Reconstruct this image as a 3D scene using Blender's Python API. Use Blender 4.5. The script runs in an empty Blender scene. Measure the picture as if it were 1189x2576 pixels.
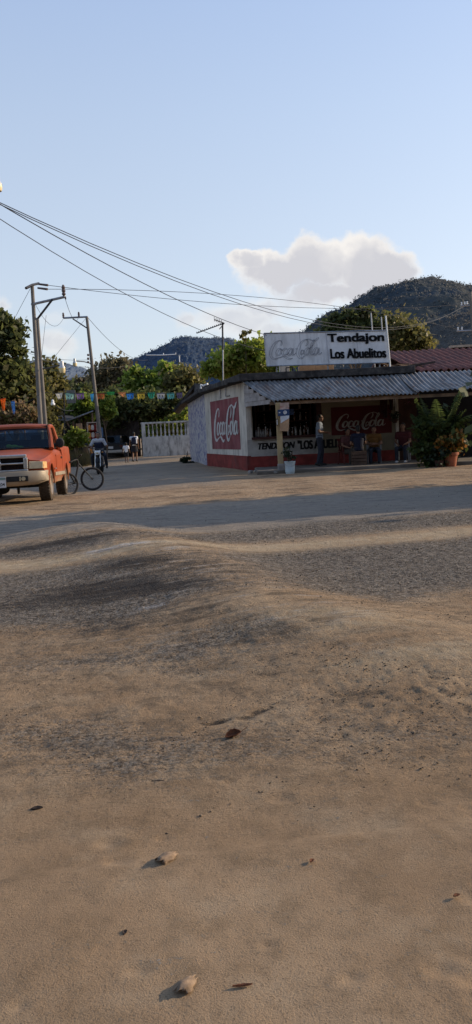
import bpy, math, random
import numpy as np
from mathutils import Vector, Matrix

SC = bpy.context.scene
COL = SC.collection
PI = math.pi
R = math.radians
RNG = np.random.default_rng(7)
random.seed(7)

# ------------------------------------------------------------------ camera
EYE = 1.38
FPX = 1860.0                       # focal length in units of a 1189 x 2576 picture
PITCH, ROLL = math.atan(203/1860), R(2.8)
_f = Vector((0, math.cos(PITCH), -math.sin(PITCH)))
_r0 = Vector((1, 0, 0)); _u0 = _r0.cross(_f)
_r = _r0*math.cos(ROLL) - _u0*math.sin(ROLL)
_u = _u0*math.cos(ROLL) + _r0*math.sin(ROLL)
def ray(x, y):
    return _f + _r*((x-594.5)/FPX) + _u*((1288-y)/FPX)
def PY(x, y, Y):                   # the point on that sight line at distance Y
    d = ray(x, y); t = Y/d.y
    return Vector((d.x*t, Y, EYE+d.z*t))
def G(x, y, z=0.0):                # the point on that sight line at height z
    d = ray(x, y); t = (z-EYE)/d.z
    return Vector((d.x*t, d.y*t, z))

cam = bpy.data.cameras.new('camera'); camo = bpy.data.objects.new('camera', cam); COL.objects.link(camo)
camo.matrix_world = Matrix(((_r.x,_u.x,-_f.x,0),(_r.y,_u.y,-_f.y,0),(_r.z,_u.z,-_f.z,EYE),(0,0,0,1)))
cam.sensor_fit = 'VERTICAL'; cam.sensor_height = 36; cam.lens = 36*FPX/2576
cam.clip_start = 0.05; cam.clip_end = 8000
SC.camera = camo
SC.view_settings.view_transform = 'Standard'; SC.view_settings.look = 'None'
SC.view_settings.exposure = 0; SC.view_settings.gamma = 1

# ------------------------------------------------------------------ noise
def _hash(ix, iy, seed):
    h = (ix.astype(np.int64)*374761393 + iy.astype(np.int64)*668265263 + seed*144269504) & 0xffffffff
    h = ((h ^ (h >> 13))*1274126177) & 0xffffffff
    h = (h ^ (h >> 16)) & 0xffff
    return h/65535.0
def vnoise(x, y, seed=0):
    x = np.asarray(x, float); y = np.asarray(y, float)
    ix = np.floor(x); iy = np.floor(y); fx = x-ix; fy = y-iy
    fx = fx*fx*(3-2*fx); fy = fy*fy*(3-2*fy)
    a = _hash(ix,iy,seed); b = _hash(ix+1,iy,seed); c = _hash(ix,iy+1,seed); d = _hash(ix+1,iy+1,seed)
    return (a*(1-fx)+b*fx)*(1-fy)+(c*(1-fx)+d*fx)*fy - .5
def fbm(x, y, seed=0, oct=4, gain=.5):
    s = 0; a = 1.0
    for i in range(oct):
        s = s + a*vnoise(x*2**i+13.7*i, y*2**i-7.3*i, seed+i); a *= gain
    return s
def sstep(a, b, x):
    t = np.clip((x-a)/(b-a), 0, 1); return t*t*(3-2*t)

# ------------------------------------------------------------------ materials
class NT:
    def __init__(s, m):
        m.use_nodes = True; s.t = m.node_tree; s.t.nodes.clear(); s.out = s.n('ShaderNodeOutputMaterial')
    def n(s, kind, **kw):
        nd = s.t.nodes.new(kind)
        for k, v in kw.items(): setattr(nd, k, v)
        return nd
    def l(s, a, b): s.t.links.new(a, b)
    def val(s, sock, v):
        if hasattr(v, 'is_linked') or hasattr(v, 'links'): s.l(v, sock)
        else: sock.default_value = v
    def math(s, op, a, b=0.0, clamp=False):
        nd = s.n('ShaderNodeMath', operation=op, use_clamp=clamp); s.val(nd.inputs[0], a); s.val(nd.inputs[1], b); return nd.outputs[0]
    def mix(s, f, a, b, blend='MIX'):
        nd = s.n('ShaderNodeMix', data_type='RGBA', blend_type=blend)
        s.val(nd.inputs[0], f)
        s.val(nd.inputs[6], a if not isinstance(a, tuple) else (*a[:3], 1)); s.val(nd.inputs[7], b if not isinstance(b, tuple) else (*b[:3], 1))
        return nd.outputs[2]
    def rng(s, v, a, b, c=0.0, d=1.0):
        nd = s.n('ShaderNodeMapRange', interpolation_type='SMOOTHSTEP'); s.val(nd.inputs[0], v)
        for i, q in enumerate((a,b,c,d)): nd.inputs[i+1].default_value = q
        return nd.outputs[0]
    def noise(s, scale, detail=4, vec=None, rough=.55, stretch=None):
        if vec is None: vec = s.coord()
        if stretch:
            mp = s.n('ShaderNodeMapping'); s.l(vec, mp.inputs[0]); mp.inputs['Scale'].default_value = stretch; vec = mp.outputs[0]
        nd = s.n('ShaderNodeTexNoise'); s.l(vec, nd.inputs['Vector'])
        nd.inputs['Scale'].default_value = scale; nd.inputs['Detail'].default_value = detail; nd.inputs['Roughness'].default_value = rough
        return nd.outputs[0]
    def coord(s):
        if not hasattr(s, '_c'): s._c = s.n('ShaderNodeNewGeometry').outputs['Position']
        return s._c
    def bump(s, h, strength, dist=.01):
        nd = s.n('ShaderNodeBump'); s.l(h, nd.inputs['Height']); nd.inputs['Strength'].default_value = strength; nd.inputs['Distance'].default_value = dist
        return nd.outputs[0]
    def bsdf(s, col, rough=.8, metal=0, spec=.3, normal=None):
        b = s.n('ShaderNodeBsdfPrincipled')
        s.val(b.inputs['Base Color'], col if not isinstance(col, tuple) else (*col[:3], 1))
        s.val(b.inputs['Roughness'], rough); b.inputs['Metallic'].default_value = metal
        b.inputs['Specular IOR Level'].default_value = spec
        if normal is not None: s.l(normal, b.inputs['Normal'])
        s.l(b.outputs[0], s.out.inputs[0]); return b

def M(name, col, rough=.8, var=.25, scale=6, bump=.15, metal=0, spec=.3, dirt=None, damt=.5, dscale=2.5, stretch=None, bscale=None):
    m = bpy.data.materials.new(name); t = NT(m)
    n1 = t.noise(scale, 5)
    c = t.mix(t.rng(n1,.3,.7), tuple(v*(1-var) for v in col), tuple(min(1,v*(1+var)) for v in col))
    if dirt:
        n2 = t.noise(dscale, 6, stretch=stretch, rough=.65)
        c = t.mix(t.math('MULTIPLY', t.rng(n2,.45,.68), damt), c, dirt)
    nb = t.bump(t.noise(bscale or scale*9, 3), bump) if bump else None
    t.bsdf(c, rough, metal, spec, nb)
    return m

def leaf_mat(name, c1, c2, trans=.35, scale=1.2, c3=None, amt3=.3):
    m = bpy.data.materials.new(name); t = NT(m)
    g = t.n('ShaderNodeNewGeometry')
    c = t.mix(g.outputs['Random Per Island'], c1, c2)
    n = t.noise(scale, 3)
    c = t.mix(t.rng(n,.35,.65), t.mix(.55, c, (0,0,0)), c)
    if c3:
        wn = t.n('ShaderNodeMath', operation='FRACT'); t.l(t.math('MULTIPLY', g.outputs['Random Per Island'], 17.31), wn.inputs[0])
        c = t.mix(t.math('LESS_THAN', wn.outputs[0], amt3), c, c3)
    d = t.n('ShaderNodeBsdfPrincipled'); t.l(c, d.inputs['Base Color']); d.inputs['Roughness'].default_value = .55; d.inputs['Specular IOR Level'].default_value = .25
    tr = t.n('ShaderNodeBsdfTranslucent'); t.l(t.mix(.5, c, tuple(min(1,v*2.2) for v in c2)), tr.inputs[0])
    mx = t.n('ShaderNodeMixShader'); mx.inputs[0].default_value = trans
    t.l(d.outputs[0], mx.inputs[1]); t.l(tr.outputs[0], mx.inputs[2]); t.l(mx.outputs[0], t.out.inputs[0])
    return m

def glass_mat(name, tint=(.46,.52,.52), refl=.05):
    m = bpy.data.materials.new(name); t = NT(m)
    tr = t.n('ShaderNodeBsdfTransparent'); tr.inputs[0].default_value = (*tint, 1)
    gl = t.n('ShaderNodeBsdfGlossy'); gl.inputs['Roughness'].default_value = .06; gl.inputs[0].default_value = (.30,.33,.36,1)
    lw = t.n('ShaderNodeFresnel'); lw.inputs[0].default_value = 1.45
    mx = t.n('ShaderNodeMixShader'); t.l(t.math('ADD', lw.outputs[0], refl, True), mx.inputs[0])
    t.l(tr.outputs[0], mx.inputs[1]); t.l(gl.outputs[0], mx.inputs[2]); t.l(mx.outputs[0], t.out.inputs[0])
    return m

# ------------------------------------------------------------------ mesh builder
class MB:
    def __init__(s): s.v = []; s.f = []
    def add(s, vs, fs):
        o = len(s.v); s.v.extend([tuple(p) for p in vs]); s.f.extend([tuple(i+o for i in q) for q in fs]); return s
    def box(s, c, d, rot=None):
        x,y,z = d[0]/2,d[1]/2,d[2]/2
        vs = [Vector(p) for p in ((-x,-y,-z),(x,-y,-z),(x,y,-z),(-x,y,-z),(-x,-y,z),(x,-y,z),(x,y,z),(-x,y,z))]
        if rot is not None: vs = [rot @ p for p in vs]
        c = Vector(c)
        return s.add([p+c for p in vs], [(0,3,2,1),(4,5,6,7),(0,1,5,4),(1,2,6,5),(2,3,7,6),(3,0,4,7)])
    def hexa(s, b, t):              # 4 bottom + 4 top points
        return s.add(list(b)+list(t), [(3,2,1,0),(4,5,6,7),(0,1,5,4),(1,2,6,5),(2,3,7,6),(3,0,4,7)])
    def quad(s, a, b, c, d): return s.add([a,b,c,d], [(0,1,2,3)])
    def slab(s, pts, n, th):        # planar polygon extruded along n
        n = Vector(n).normalized()*th; k = len(pts)
        a = [Vector(p) for p in pts]; b = [p+n for p in a]
        return s.add(a+b, [tuple(range(k-1,-1,-1)), tuple(range(k,2*k))]+[(i,(i+1)%k,k+(i+1)%k,k+i) for i in range(k)])
    def tube(s, pts, rs, n=8, cap=True):
        pts = [Vector(p) for p in pts]
        if not hasattr(rs, '__len__'): rs = [rs]*len(pts)
        rings = []; up = None
        for i, p in enumerate(pts):
            d = (pts[min(i+1,len(pts)-1)]-pts[max(i-1,0)])
            if d.length < 1e-9: d = Vector((0,0,1))
            d.normalize()
            if up is None: up = Vector((0,0,1)) if abs(d.z) < .9 else Vector((1,0,0))
            a = d.cross(up)
            if a.length < 1e-6: a = d.cross(Vector((0,1,0)))
            a.normalize(); b = a.cross(d); up = b
            rings.append([p+(a*math.cos(2*PI*k/n)+b*math.sin(2*PI*k/n))*rs[i] for k in range(n)])
        vs = [q for r_ in rings for q in r_]; fs = []
        for i in range(len(pts)-1):
            for k in range(n): fs.append((i*n+k,i*n+(k+1)%n,(i+1)*n+(k+1)%n,(i+1)*n+k))
        if cap: fs += [tuple(range(n-1,-1,-1)), tuple((len(pts)-1)*n+k for k in range(n))]
        return s.add(vs, fs)
    def lathe(s, o, axis, prof, n=20, cap=True):   # prof: (radius, along axis)
        o = Vector(o); ax = Vector(axis).normalized()
        a = ax.cross(Vector((0,0,1)) if abs(ax.z) < .9 else Vector((1,0,0))).normalized(); b = ax.cross(a)
        vs = []; fs = []
        for r_, h in prof:
            for k in range(n): vs.append(o+ax*h+(a*math.cos(2*PI*k/n)+b*math.sin(2*PI*k/n))*r_)
        for i in range(len(prof)-1):
            for k in range(n): fs.append((i*n+k,i*n+(k+1)%n,(i+1)*n+(k+1)%n,(i+1)*n+k))
        if cap: fs += [tuple(range(n-1,-1,-1)), tuple((len(prof)-1)*n+k for k in range(n))]
        return s.add(vs, fs)
    def torus(s, o, axis, R_, r_, n=28, m=8):
        o = Vector(o); ax = Vector(axis).normalized()
        a = ax.cross(Vector((0,0,1)) if abs(ax.z) < .9 else Vector((1,0,0))).normalized(); b = ax.cross(a)
        vs = []; fs = []
        for i in range(n):
            e = a*math.cos(2*PI*i/n)+b*math.sin(2*PI*i/n)
            for j in range(m): vs.append(o+e*(R_+r_*math.cos(2*PI*j/m))+ax*(r_*math.sin(2*PI*j/m)))
        for i in range(n):
            for j in range(m): fs.append((i*m+j,((i+1)%n)*m+j,((i+1)%n)*m+(j+1)%m,i*m+(j+1)%m))
        return s.add(vs, fs)
    def ball(s, c, r_, n=12, m=8):
        c = Vector(c); rx,ry,rz = (r_,r_,r_) if not hasattr(r_,'__len__') else r_
        vs = [c+Vector((0,0,-rz))]; fs = []
        for i in range(1, m):
            th = PI*i/m
            for k in range(n): vs.append(c+Vector((rx*math.sin(th)*math.cos(2*PI*k/n), ry*math.sin(th)*math.sin(2*PI*k/n), -rz*math.cos(th))))
        vs.append(c+Vector((0,0,rz))); L = len(vs)-1
        for k in range(n): fs.append((0,1+(k+1)%n,1+k)); fs.append((L,L-n+k,L-n+(k+1)%n))
        for i in range(m-2):
            for k in range(n): fs.append((1+i*n+k,1+i*n+(k+1)%n,1+(i+1)*n+(k+1)%n,1+(i+1)*n+k))
        return s.add(vs, fs)
    def loft(s, rings, cap=True):
        n = len(rings[0]); vs = [p for r_ in rings for p in r_]; fs = []
        for i in range(len(rings)-1):
            for k in range(n): fs.append((i*n+k,i*n+(k+1)%n,(i+1)*n+(k+1)%n,(i+1)*n+k))
        if cap: fs += [tuple(range(n-1,-1,-1)), tuple((len(rings)-1)*n+k for k in range(n))]
        return s.add(vs, fs)
    def build(s, name, mat, parent=None, smooth=False, bevel=0, world=False, angle=40):
        me = bpy.data.meshes.new(name)
        vs = s.v
        if world and parent is not None:
            b = parent.location
            if parent.parent is not None: b = b + parent.parent.location
            vs = [(p[0]-b[0],p[1]-b[1],p[2]-b[2]) for p in vs]
        me.from_pydata(vs, [], s.f); me.update()
        if mat: me.materials.append(mat)
        if smooth:
            me.polygons.foreach_set('use_smooth', [True]*len(me.polygons))
            if angle < 179: me.set_sharp_from_angle(angle=R(angle))
        return link(name, me, parent, bevel)
def link(name, me, parent=None, bevel=0):
    o = bpy.data.objects.new(name, me); COL.objects.link(o)
    if parent is not None: o.parent = parent
    if bevel:
        b = o.modifiers.new('bevel','BEVEL'); b.width = bevel; b.segments = 2; b.limit_method = 'ANGLE'; b.angle_limit = R(40)
    return o
def np_mesh(name, V, F, mat, parent=None, smooth=False):
    """V (n,3), F (m,k) arrays"""
    me = bpy.data.meshes.new(name); k = F.shape[1]
    me.vertices.add(len(V)); me.vertices.foreach_set('co', np.ascontiguousarray(V, dtype=np.float32).ravel())
    me.loops.add(F.size); me.loops.foreach_set('vertex_index', np.ascontiguousarray(F, dtype=np.int32).ravel())
    me.polygons.add(len(F)); me.polygons.foreach_set('loop_start', np.arange(0, F.size, k, dtype=np.int32))
    try: me.polygons.foreach_set('loop_total', np.full(len(F), k, dtype=np.int32))
    except Exception: pass
    if smooth: me.polygons.foreach_set('use_smooth', np.ones(len(F), dtype=bool))
    me.update(calc_edges=True); me.validate()
    if mat: me.materials.append(mat)
    return link(name, me, parent)
def baked(o):
    """apply the modifiers of an object to its mesh"""
    dg = bpy.context.evaluated_depsgraph_get(); dg.update()
    me = bpy.data.meshes.new_from_object(o.evaluated_get(dg), depsgraph=dg)
    mats = [m for m in o.data.materials]
    o.modifiers.clear(); o.data = me
    if not me.materials:
        for m in mats: me.materials.append(m)
    return o

def tag(o, label=None, cat=None, group=None, kind=None):
    if label: o['label'] = label
    if cat: o['category'] = cat
    if group: o['group'] = group
    if kind: o['kind'] = kind
    return o
def thing(name, label, cat, loc=(0,0,0), rotz=0, group=None):
    o = bpy.data.objects.new(name, None); COL.objects.link(o); o.empty_display_size = .2
    o.location = loc; o.rotation_euler = (0,0,rotz)
    return tag(o, label, cat, group)
def copy_tree(o, parent=None):
    c = o.copy(); COL.objects.link(c); c.parent = parent
    for ch in list(o.children): copy_tree(ch, c)
    return c

# writing on a plane: o + ex*u + ey*v
def text(body, o, ex, ey, w, h, mat, parent, bold=0.0, fat=0.0, shear=0.0, lift=.003, name='lettering', world=True, spacing=1.0):
    cu = bpy.data.curves.new('t', 'FONT'); cu.body = body; cu.offset = bold; cu.shear = shear; cu.space_character = spacing
    to = bpy.data.objects.new('t', cu); COL.objects.link(to)
    dg = bpy.context.evaluated_depsgraph_get(); dg.update()
    me = bpy.data.meshes.new_from_object(to.evaluated_get(dg), depsgraph=dg)
    bpy.data.objects.remove(to)
    V = [v.co.copy() for v in me.vertices]; F = [tuple(p.vertices) for p in me.polygons]
    bpy.data.meshes.remove(me)
    x0 = min(v.x for v in V); x1 = max(v.x for v in V); y0 = min(v.y for v in V); y1 = max(v.y for v in V)
    ex = Vector(ex).normalized(); ey = Vector(ey).normalized(); n = ex.cross(ey); o = Vector(o)
    b = MB(); q = fat*h
    for i, (dx, dy) in enumerate(((0,0),(1,.5),(-1,-.5),(1,-.5),(-1,.5),(.5,0),(-.5,0)) if fat else ((0,0),)):
        b.add([o+ex*((v.x-x0)/(x1-x0)*(w-2*q)+q+dx*q)+ey*((v.y-y0)/(y1-y0)*(h-q)+q*.5+dy*q)+n*(lift+i*.0007) for v in V], F)
    return b.build(name, mat, parent, world=world)

def catmull(P, k=9):
    P = [np.array(p, float) for p in P]; P = [2*P[0]-P[1]]+P+[2*P[-1]-P[-2]]; out = []
    for i in range(1, len(P)-2):
        for j in range(k):
            t = j/k
            out.append(.5*((2*P[i])+(-P[i-1]+P[i+1])*t+(2*P[i-1]-5*P[i]+4*P[i+1]-P[i+2])*t*t+(-P[i-1]+3*P[i]-3*P[i+1]+P[i+2])*t**3))
    out.append(P[-2]); return out
def oval(cx, cy, rx, ry, sl=.32, w=(.045,.11), a0=70, turn=370):
    pts = []
    for k in range(15):
        a = R(a0+turn*k/14); x = rx*math.cos(a); y = ry*math.sin(a)
        pts.append((cx+x+sl*y, cy+y, w[0]+(w[1]-w[0])*max(0,-math.cos(a))**1.2+.02))
    return pts
SCRIPT = [
  # first capital: terminal curl, back, belly, tail running under the small letters
  [(.86,.70,.05),(.93,.83,.07),(.93,.97,.05),(.80,1.02,.05),(.58,.90,.09),(.38,.66,.14),(.24,.36,.16),(.19,.08,.14),(.28,-.12,.12),(.48,-.17,.07),(.72,-.08,.04)],
  [(.72,-.10,.03),(.95,-.03,.05),(1.12,-.10,.10),(1.32,-.20,.08),(1.52,-.14,.02)],
  oval(.72,.27,.13,.22), [(.80,.47,.04),(.92,.40,.03),(.99,.44,.03)],
  oval(1.07,.27,.13,.22,a0=40,turn=280), [(1.12,.08,.04),(1.22,.12,.03),(1.30,.24,.03)],
  oval(1.40,.27,.13,.22), [(1.62,.50,.05),(1.55,.25,.09),(1.55,.08,.07),(1.66,.10,.03),(1.74,.20,.02)],
  [(1.76,.44,.03),(1.80,.46,.08),(1.86,.48,.02)],
  # second capital with its loop and the ribbon over the letters
  [(2.10,.10,.04),(2.22,.18,.05),(2.24,.32,.04),(2.14,.36,.04),(2.06,.24,.05),(2.05,.02,.08)],
  [(2.38,.62,.04),(2.50,.80,.08),(2.52,.98,.05),(2.40,1.04,.04),(2.20,.92,.09),(2.02,.68,.14),(1.89,.36,.16),(1.85,.06,.14),(1.95,-.13,.12),(2.12,-.14,.07),(2.27,0,.03)],
  [(2.42,1.04,.04),(2.62,1.07,.05),(2.80,.98,.05),(2.95,.96,.07),(3.10,1.06,.10),(3.22,1.16,.02)],
  oval(2.45,.27,.13,.22),
  [(2.55,.44,.03),(2.72,.56,.04),(2.90,.82,.07),(2.96,.98,.05),(2.88,1.0,.04),(2.76,.72,.10),(2.68,.36,.12),(2.68,.10,.08),(2.78,.07,.03),(2.86,.14,.02)],
  oval(2.98,.27,.13,.22), [(3.20,.50,.05),(3.13,.25,.09),(3.13,.08,.07),(3.24,.10,.03),(3.32,.20,.02)],
]
def script(o, ex, ey, w, h, mat, parent, lift=.004, outline=0, name='script_lettering', fat=1.0):
    ex = Vector(ex).normalized(); ey = Vector(ey).normalized(); n = ex.cross(ey); o = Vector(o); b = MB()
    sx, sy = w/3.2, h/1.35
    def put(p, q): return o+ex*((p[0]-.15)*sx)+ey*((p[1]+.2)*sy)+n*q
    for si, st in enumerate(SCRIPT):
        C = catmull(st); k = len(C); A = []; B = []
        for i in range(k):
            d = C[min(i+1,k-1)][:2]-C[max(i-1,0)][:2]; d = d/(np.linalg.norm(d)+1e-9); nn = np.array((-d[1],d[0]))
            ww = max(.012, C[i][2]*fat)/2
            A.append(C[i][:2]+nn*ww); B.append(C[i][:2]-nn*ww)
        q = lift+si*.0012
        if not outline:
            b.add([put(p,q) for p in A]+[put(p,q) for p in B], [(i+1,i,k+i,k+i+1) for i in range(k-1)])
        else:
            for e, E in enumerate((A, B)):
                L1 = []; L2 = []
                for i in range(k):
                    d = E[min(i+1,k-1)]-E[max(i-1,0)]; d = d/(np.linalg.norm(d)+1e-9); nn = np.array((-d[1],d[0]))*outline/2
                    L1.append(E[i]+nn); L2.append(E[i]-nn)
                b.add([put(p,q+e*.0006) for p in L1]+[put(p,q+e*.0006) for p in L2], [(i+1,i,k+i,k+i+1) for i in range(k-1)])
    return b.build(name, mat, parent, world=True)

# ------------------------------------------------------------------ foliage
def leaves(centers, n, size, seed, clumps=40, spread=.35, flat=.0, up=.3, jit=.35):
    """centers: (x,y,z,rx,ry,rz). many small leaf-shaped faces gathered in clumps"""
    g = np.random.default_rng(seed)
    vol = np.array([c[3]*c[4]*c[5] for c in centers])**.67; pr = vol/vol.sum()
    C = []
    for c, p in zip(centers, pr):
        k = max(3, int(clumps*p)); d = g.normal(size=(k,3)); d /= np.linalg.norm(d,axis=1,keepdims=True)
        rad = g.uniform(.45,1.0,size=(k,1))**.6
        rr = np.array(c[3:6]); C.append(np.concatenate([np.array(c[:3])+d*rad*rr, np.repeat([[min(c[3:6])]],k,0)],1))
    C = np.concatenate(C); idx = g.integers(0, len(C), n); wts = g.uniform(.5,1.2,len(C))
    pos = C[idx,:3]+g.normal(size=(n,3))*(C[idx,3]*spread*wts[idx])[:,None]*np.array((1,1,.75))
    sz = size*g.uniform(1-jit,1+jit,n)
    a = g.normal(size=(n,3)); a[:,2] -= .3; a /= np.linalg.norm(a,axis=1,keepdims=True)
    nm = g.normal(size=(n,3)); nm[:,2] = np.abs(nm[:,2])+up; b = np.cross(a,nm); b /= np.linalg.norm(b,axis=1,keepdims=True)+1e-9
    w = .32*sz
    nn = np.cross(a,b)
    v0 = pos-a*(sz*.5)[:,None]; v1 = pos+b*w[:,None]+nn*(w*.25)[:,None]; v2 = pos+a*(sz*.5)[:,None]; v3 = pos-b*w[:,None]+nn*(w*.25)[:,None]
    V = np.stack([v0,v1,v2,v3],1).reshape(-1,3); F = np.arange(4*n).reshape(n,4)
    return V, F
def tree(label, base, height, crowns, nleaf, size, mat, bark, seed, name='tree', group=None, clumps=50, spread=.33, r0=.16, limbs=5, cat='tree'):
    base = Vector(base); t = thing(name, label, cat, base, 0, group)
    b = MB(); g = random.Random(seed)
    top = Vector((0,0,0))
    cs = [Vector(c[:3])-base for c in crowns]
    mid = sum(cs, Vector())/len(cs)
    fork = Vector((mid.x*.4, mid.y*.4, max(.4, mid.z*.55)))
    b.tube([(0,0,-.15),fork*.5+Vector((g.uniform(-.1,.1),0,0)),fork],[r0*1.3,r0,r0*.8],8)
    for i in range(limbs):
        c = cs[i % len(cs)]; cr = crowns[i % len(cs)]
        e = c+Vector((g.uniform(-.6,.6)*cr[3], g.uniform(-.6,.6)*cr[4], g.uniform(0,.7)*cr[5]))
        m1 = fork.lerp(e,.5)+Vector((g.uniform(-.2,.2),g.uniform(-.2,.2),g.uniform(-.1,.3)))
        b.tube([fork,m1,e],[r0*.6,r0*.35,r0*.1],6)
    b.build('trunk', bark, t, smooth=True)
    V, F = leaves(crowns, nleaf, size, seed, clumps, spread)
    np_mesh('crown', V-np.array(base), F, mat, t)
    return t

# ------------------------------------------------------------------ general materials
MT = {}
MT['concrete'] = M('concrete', (.27,.25,.23), .9, .2, 3, .3, dirt=(.12,.11,.10), damt=.5)
MT['pole'] = M('pole_concrete', (.165,.15,.135), .9, .15, 2, .25, dirt=(.10,.09,.08), damt=.5, stretch=(4,4,.4))
MT['steel'] = M('galvanised_steel', (.33,.34,.36), .5, .2, 8, .1, metal=.6, dirt=(.16,.12,.09), damt=.4)
MT['darksteel'] = M('dark_steel', (.05,.05,.055), .5, .3, 8, .1, metal=.5)
MT['black'] = M('black_rubber', (.018,.018,.018), .75, .3, 12, .2)
MT['wire'] = M('wire', (.03,.032,.04), .6, .1, 3, 0)
MT['bark'] = M('bark', (.11,.08,.055), .95, .35, 5, .6)
MT['white'] = M('white_paint', (.72,.72,.70), .6, .06, 4, .05)
MT['ceramic'] = M('insulator', (.10,.07,.06), .35, .1, 3, 0)
MT['glassy'] = glass_mat('window_glass')
MT['chrome'] = M('dull_chrome', (.55,.54,.52), .32, .15, 6, .05, metal=.85, dirt=(.25,.2,.14), damt=.5)
MT['wood'] = M('old_wood', (.17,.11,.07), .85, .3, 4, .3, stretch=(1,1,6))
MT['skin'] = M('skin', (.20,.105,.065), .6, .1, 5, .05)
MT['hair'] = M('black_hair', (.012,.010,.009), .6, .3, 30, .4)
# ------------------------------------------------------------------ light and sky
SUN_AZ, SUN_EL = R(16), R(19)       # azimuth from +X towards +Y
SD = Vector((math.cos(SUN_EL)*math.cos(SUN_AZ), math.cos(SUN_EL)*math.sin(SUN_AZ), math.sin(SUN_EL)))
sl = bpy.data.lights.new('sun','SUN'); sl.energy = 5.0; sl.angle = R(.55); sl.color = (1.0,.82,.60)
so = bpy.data.objects.new('sun', sl); COL.objects.link(so); so.rotation_euler = SD.to_track_quat('Z','Y').to_euler(); so.location = SD*100
W = bpy.data.worlds.new('World'); SC.world = W; W.use_nodes = True
wt = NT.__new__(NT); wt.t = W.node_tree; wt.t.nodes.clear(); wt.out = wt.n('ShaderNodeOutputWorld')
sky = wt.n('ShaderNodeTexSky', sky_type='NISHITA'); sky.sun_disc = False
sky.sun_elevation = SUN_EL; sky.sun_rotation = PI/2-SUN_AZ; sky.air_density = 1.0; sky.dust_density = 1.2; sky.ozone_density = 1.5
dirv = wt.n('ShaderNodeTexCoord').outputs['Generated']
sp = wt.n('ShaderNodeSeparateXYZ'); wt.l(dirv, sp.inputs[0])
yy = wt.math('MAXIMUM', sp.outputs[1], .02)
cu_ = wt.n('ShaderNodeCombineXYZ'); wt.l(wt.math('DIVIDE', sp.outputs[0], yy), cu_.inputs[0]); wt.l(wt.math('DIVIDE', sp.outputs[2], yy), cu_.inputs[1])
nz = wt.n('ShaderNodeTexNoise'); wt.l(cu_.outputs[0], nz.inputs['Vector']); nz.inputs['Scale'].default_value = 17; nz.inputs['Detail'].default_value = 7; nz.inputs['Roughness'].default_value = .6
off = wt.n('ShaderNodeVectorMath', operation='SUBTRACT'); wt.l(nz.outputs['Color'], off.inputs[0]); off.inputs[1].default_value = (.5,.5,.5)
sc_ = wt.n('ShaderNodeVectorMath', operation='SCALE'); wt.l(off.outputs[0], sc_.inputs[0]); sc_.inputs['Scale'].default_value = .062
uvp = wt.n('ShaderNodeVectorMath', operation='ADD'); wt.l(cu_.outputs[0], uvp.inputs[0]); wt.l(sc_.outputs[0], uvp.inputs[1])
def cloud(blobs):
    acc = None
    for (px, py, rx, ry, wgt) in blobs:
        d = ray(px, py); c = (d.x/d.y, d.z/d.y, 0)
        s1 = wt.n('ShaderNodeVectorMath', operation='SUBTRACT'); wt.l(uvp.outputs[0], s1.inputs[0]); s1.inputs[1].default_value = c
        s2 = wt.n('ShaderNodeVectorMath', operation='MULTIPLY'); wt.l(s1.outputs[0], s2.inputs[0]); s2.inputs[1].default_value = (FPX/rx, FPX/ry, 0)
        ln = wt.n('ShaderNodeVectorMath', operation='LENGTH'); wt.l(s2.outputs[0], ln.inputs[0])
        f = wt.math('MULTIPLY', wt.math('SUBTRACT', 1.35, ln.outputs['Value'], True), wgt)
        acc = f if acc is None else wt.math('MAXIMUM', acc, f)
    return acc
uvy = wt.n('ShaderNodeSeparateXYZ'); wt.l(cu_.outputs[0], uvy.inputs[0])
cA = cloud([(800,664,85,62,1),(905,668,88,66,1),(965,690,75,52,1),(705,684,70,46,1),(622,664,34,24,.9),(1015,690,40,34,.7),(850,735,170,40,.75),(650,690,50,35,.8)])
cB = cloud([(600,805,120,48,.62),(665,775,60,34,.7),(478,797,28,20,.55),(145,862,46,34,.6),(2,762,26,20,.6),(700,830,90,30,.6),(120,800,60,22,.25)])
sharp = wt.rng(cA,.0,.36); softm = wt.rng(cA,.02,.75); vb = wt.rng(uvy.outputs[1], .175, .225)
maskA = wt.math('ADD', wt.math('MULTIPLY', sharp, vb), wt.math('MULTIPLY', softm, wt.math('SUBTRACT', 1.0, vb)))
mask = wt.math('MAXIMUM', maskA, wt.math('MULTIPLY', wt.rng(cB,.0,.6), .7))
nb = wt.n('ShaderNodeTexNoise'); wt.l(cu_.outputs[0], nb.inputs['Vector']); nb.inputs['Scale'].default_value = 16; nb.inputs['Detail'].default_value = 5
thick = wt.math('ADD', wt.rng(wt.math('MAXIMUM', cA, wt.math('MULTIPLY', cB, .9)),.15,.80), wt.math('MULTIPLY', wt.math('SUBTRACT', nb.outputs[0], .5), 1.7), True)
skyc = wt.mix(1.0, sky.outputs[0], (3.6,3.3,3.2), 'MULTIPLY')
# pale haze towards the horizon
el = wt.n('ShaderNodeMath', operation='ARCSINE'); wt.l(sp.outputs[2], el.inputs[0])
rp = wt.n('ShaderNodeValToRGB'); wt.l(wt.rng(el.outputs[0], 0, R(60)), rp.inputs[0])
rp.color_ramp.elements[0].position = 0; rp.color_ramp.elements[0].color = (.63,.69,.76,1)
rp.color_ramp.elements[1].position = 1; rp.color_ramp.elements[1].color = (.20,.33,.62,1)
for p_, c_ in ((.10,(.58,.665,.79,1)),(.30,(.505,.615,.80,1)),(.55,(.395,.525,.79,1))):
    e_ = rp.color_ramp.elements.new(p_); e_.color = c_
side = wt.rng(sp.outputs[0], -.5, .8, 8.9, 10.6)
sc2 = wt.n('ShaderNodeVectorMath', operation='SCALE'); wt.l(side, sc2.inputs['Scale']); wt.l(rp.outputs[0], sc2.inputs[0])
skyc = wt.mix(.82, skyc, sc2.outputs[0])
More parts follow.
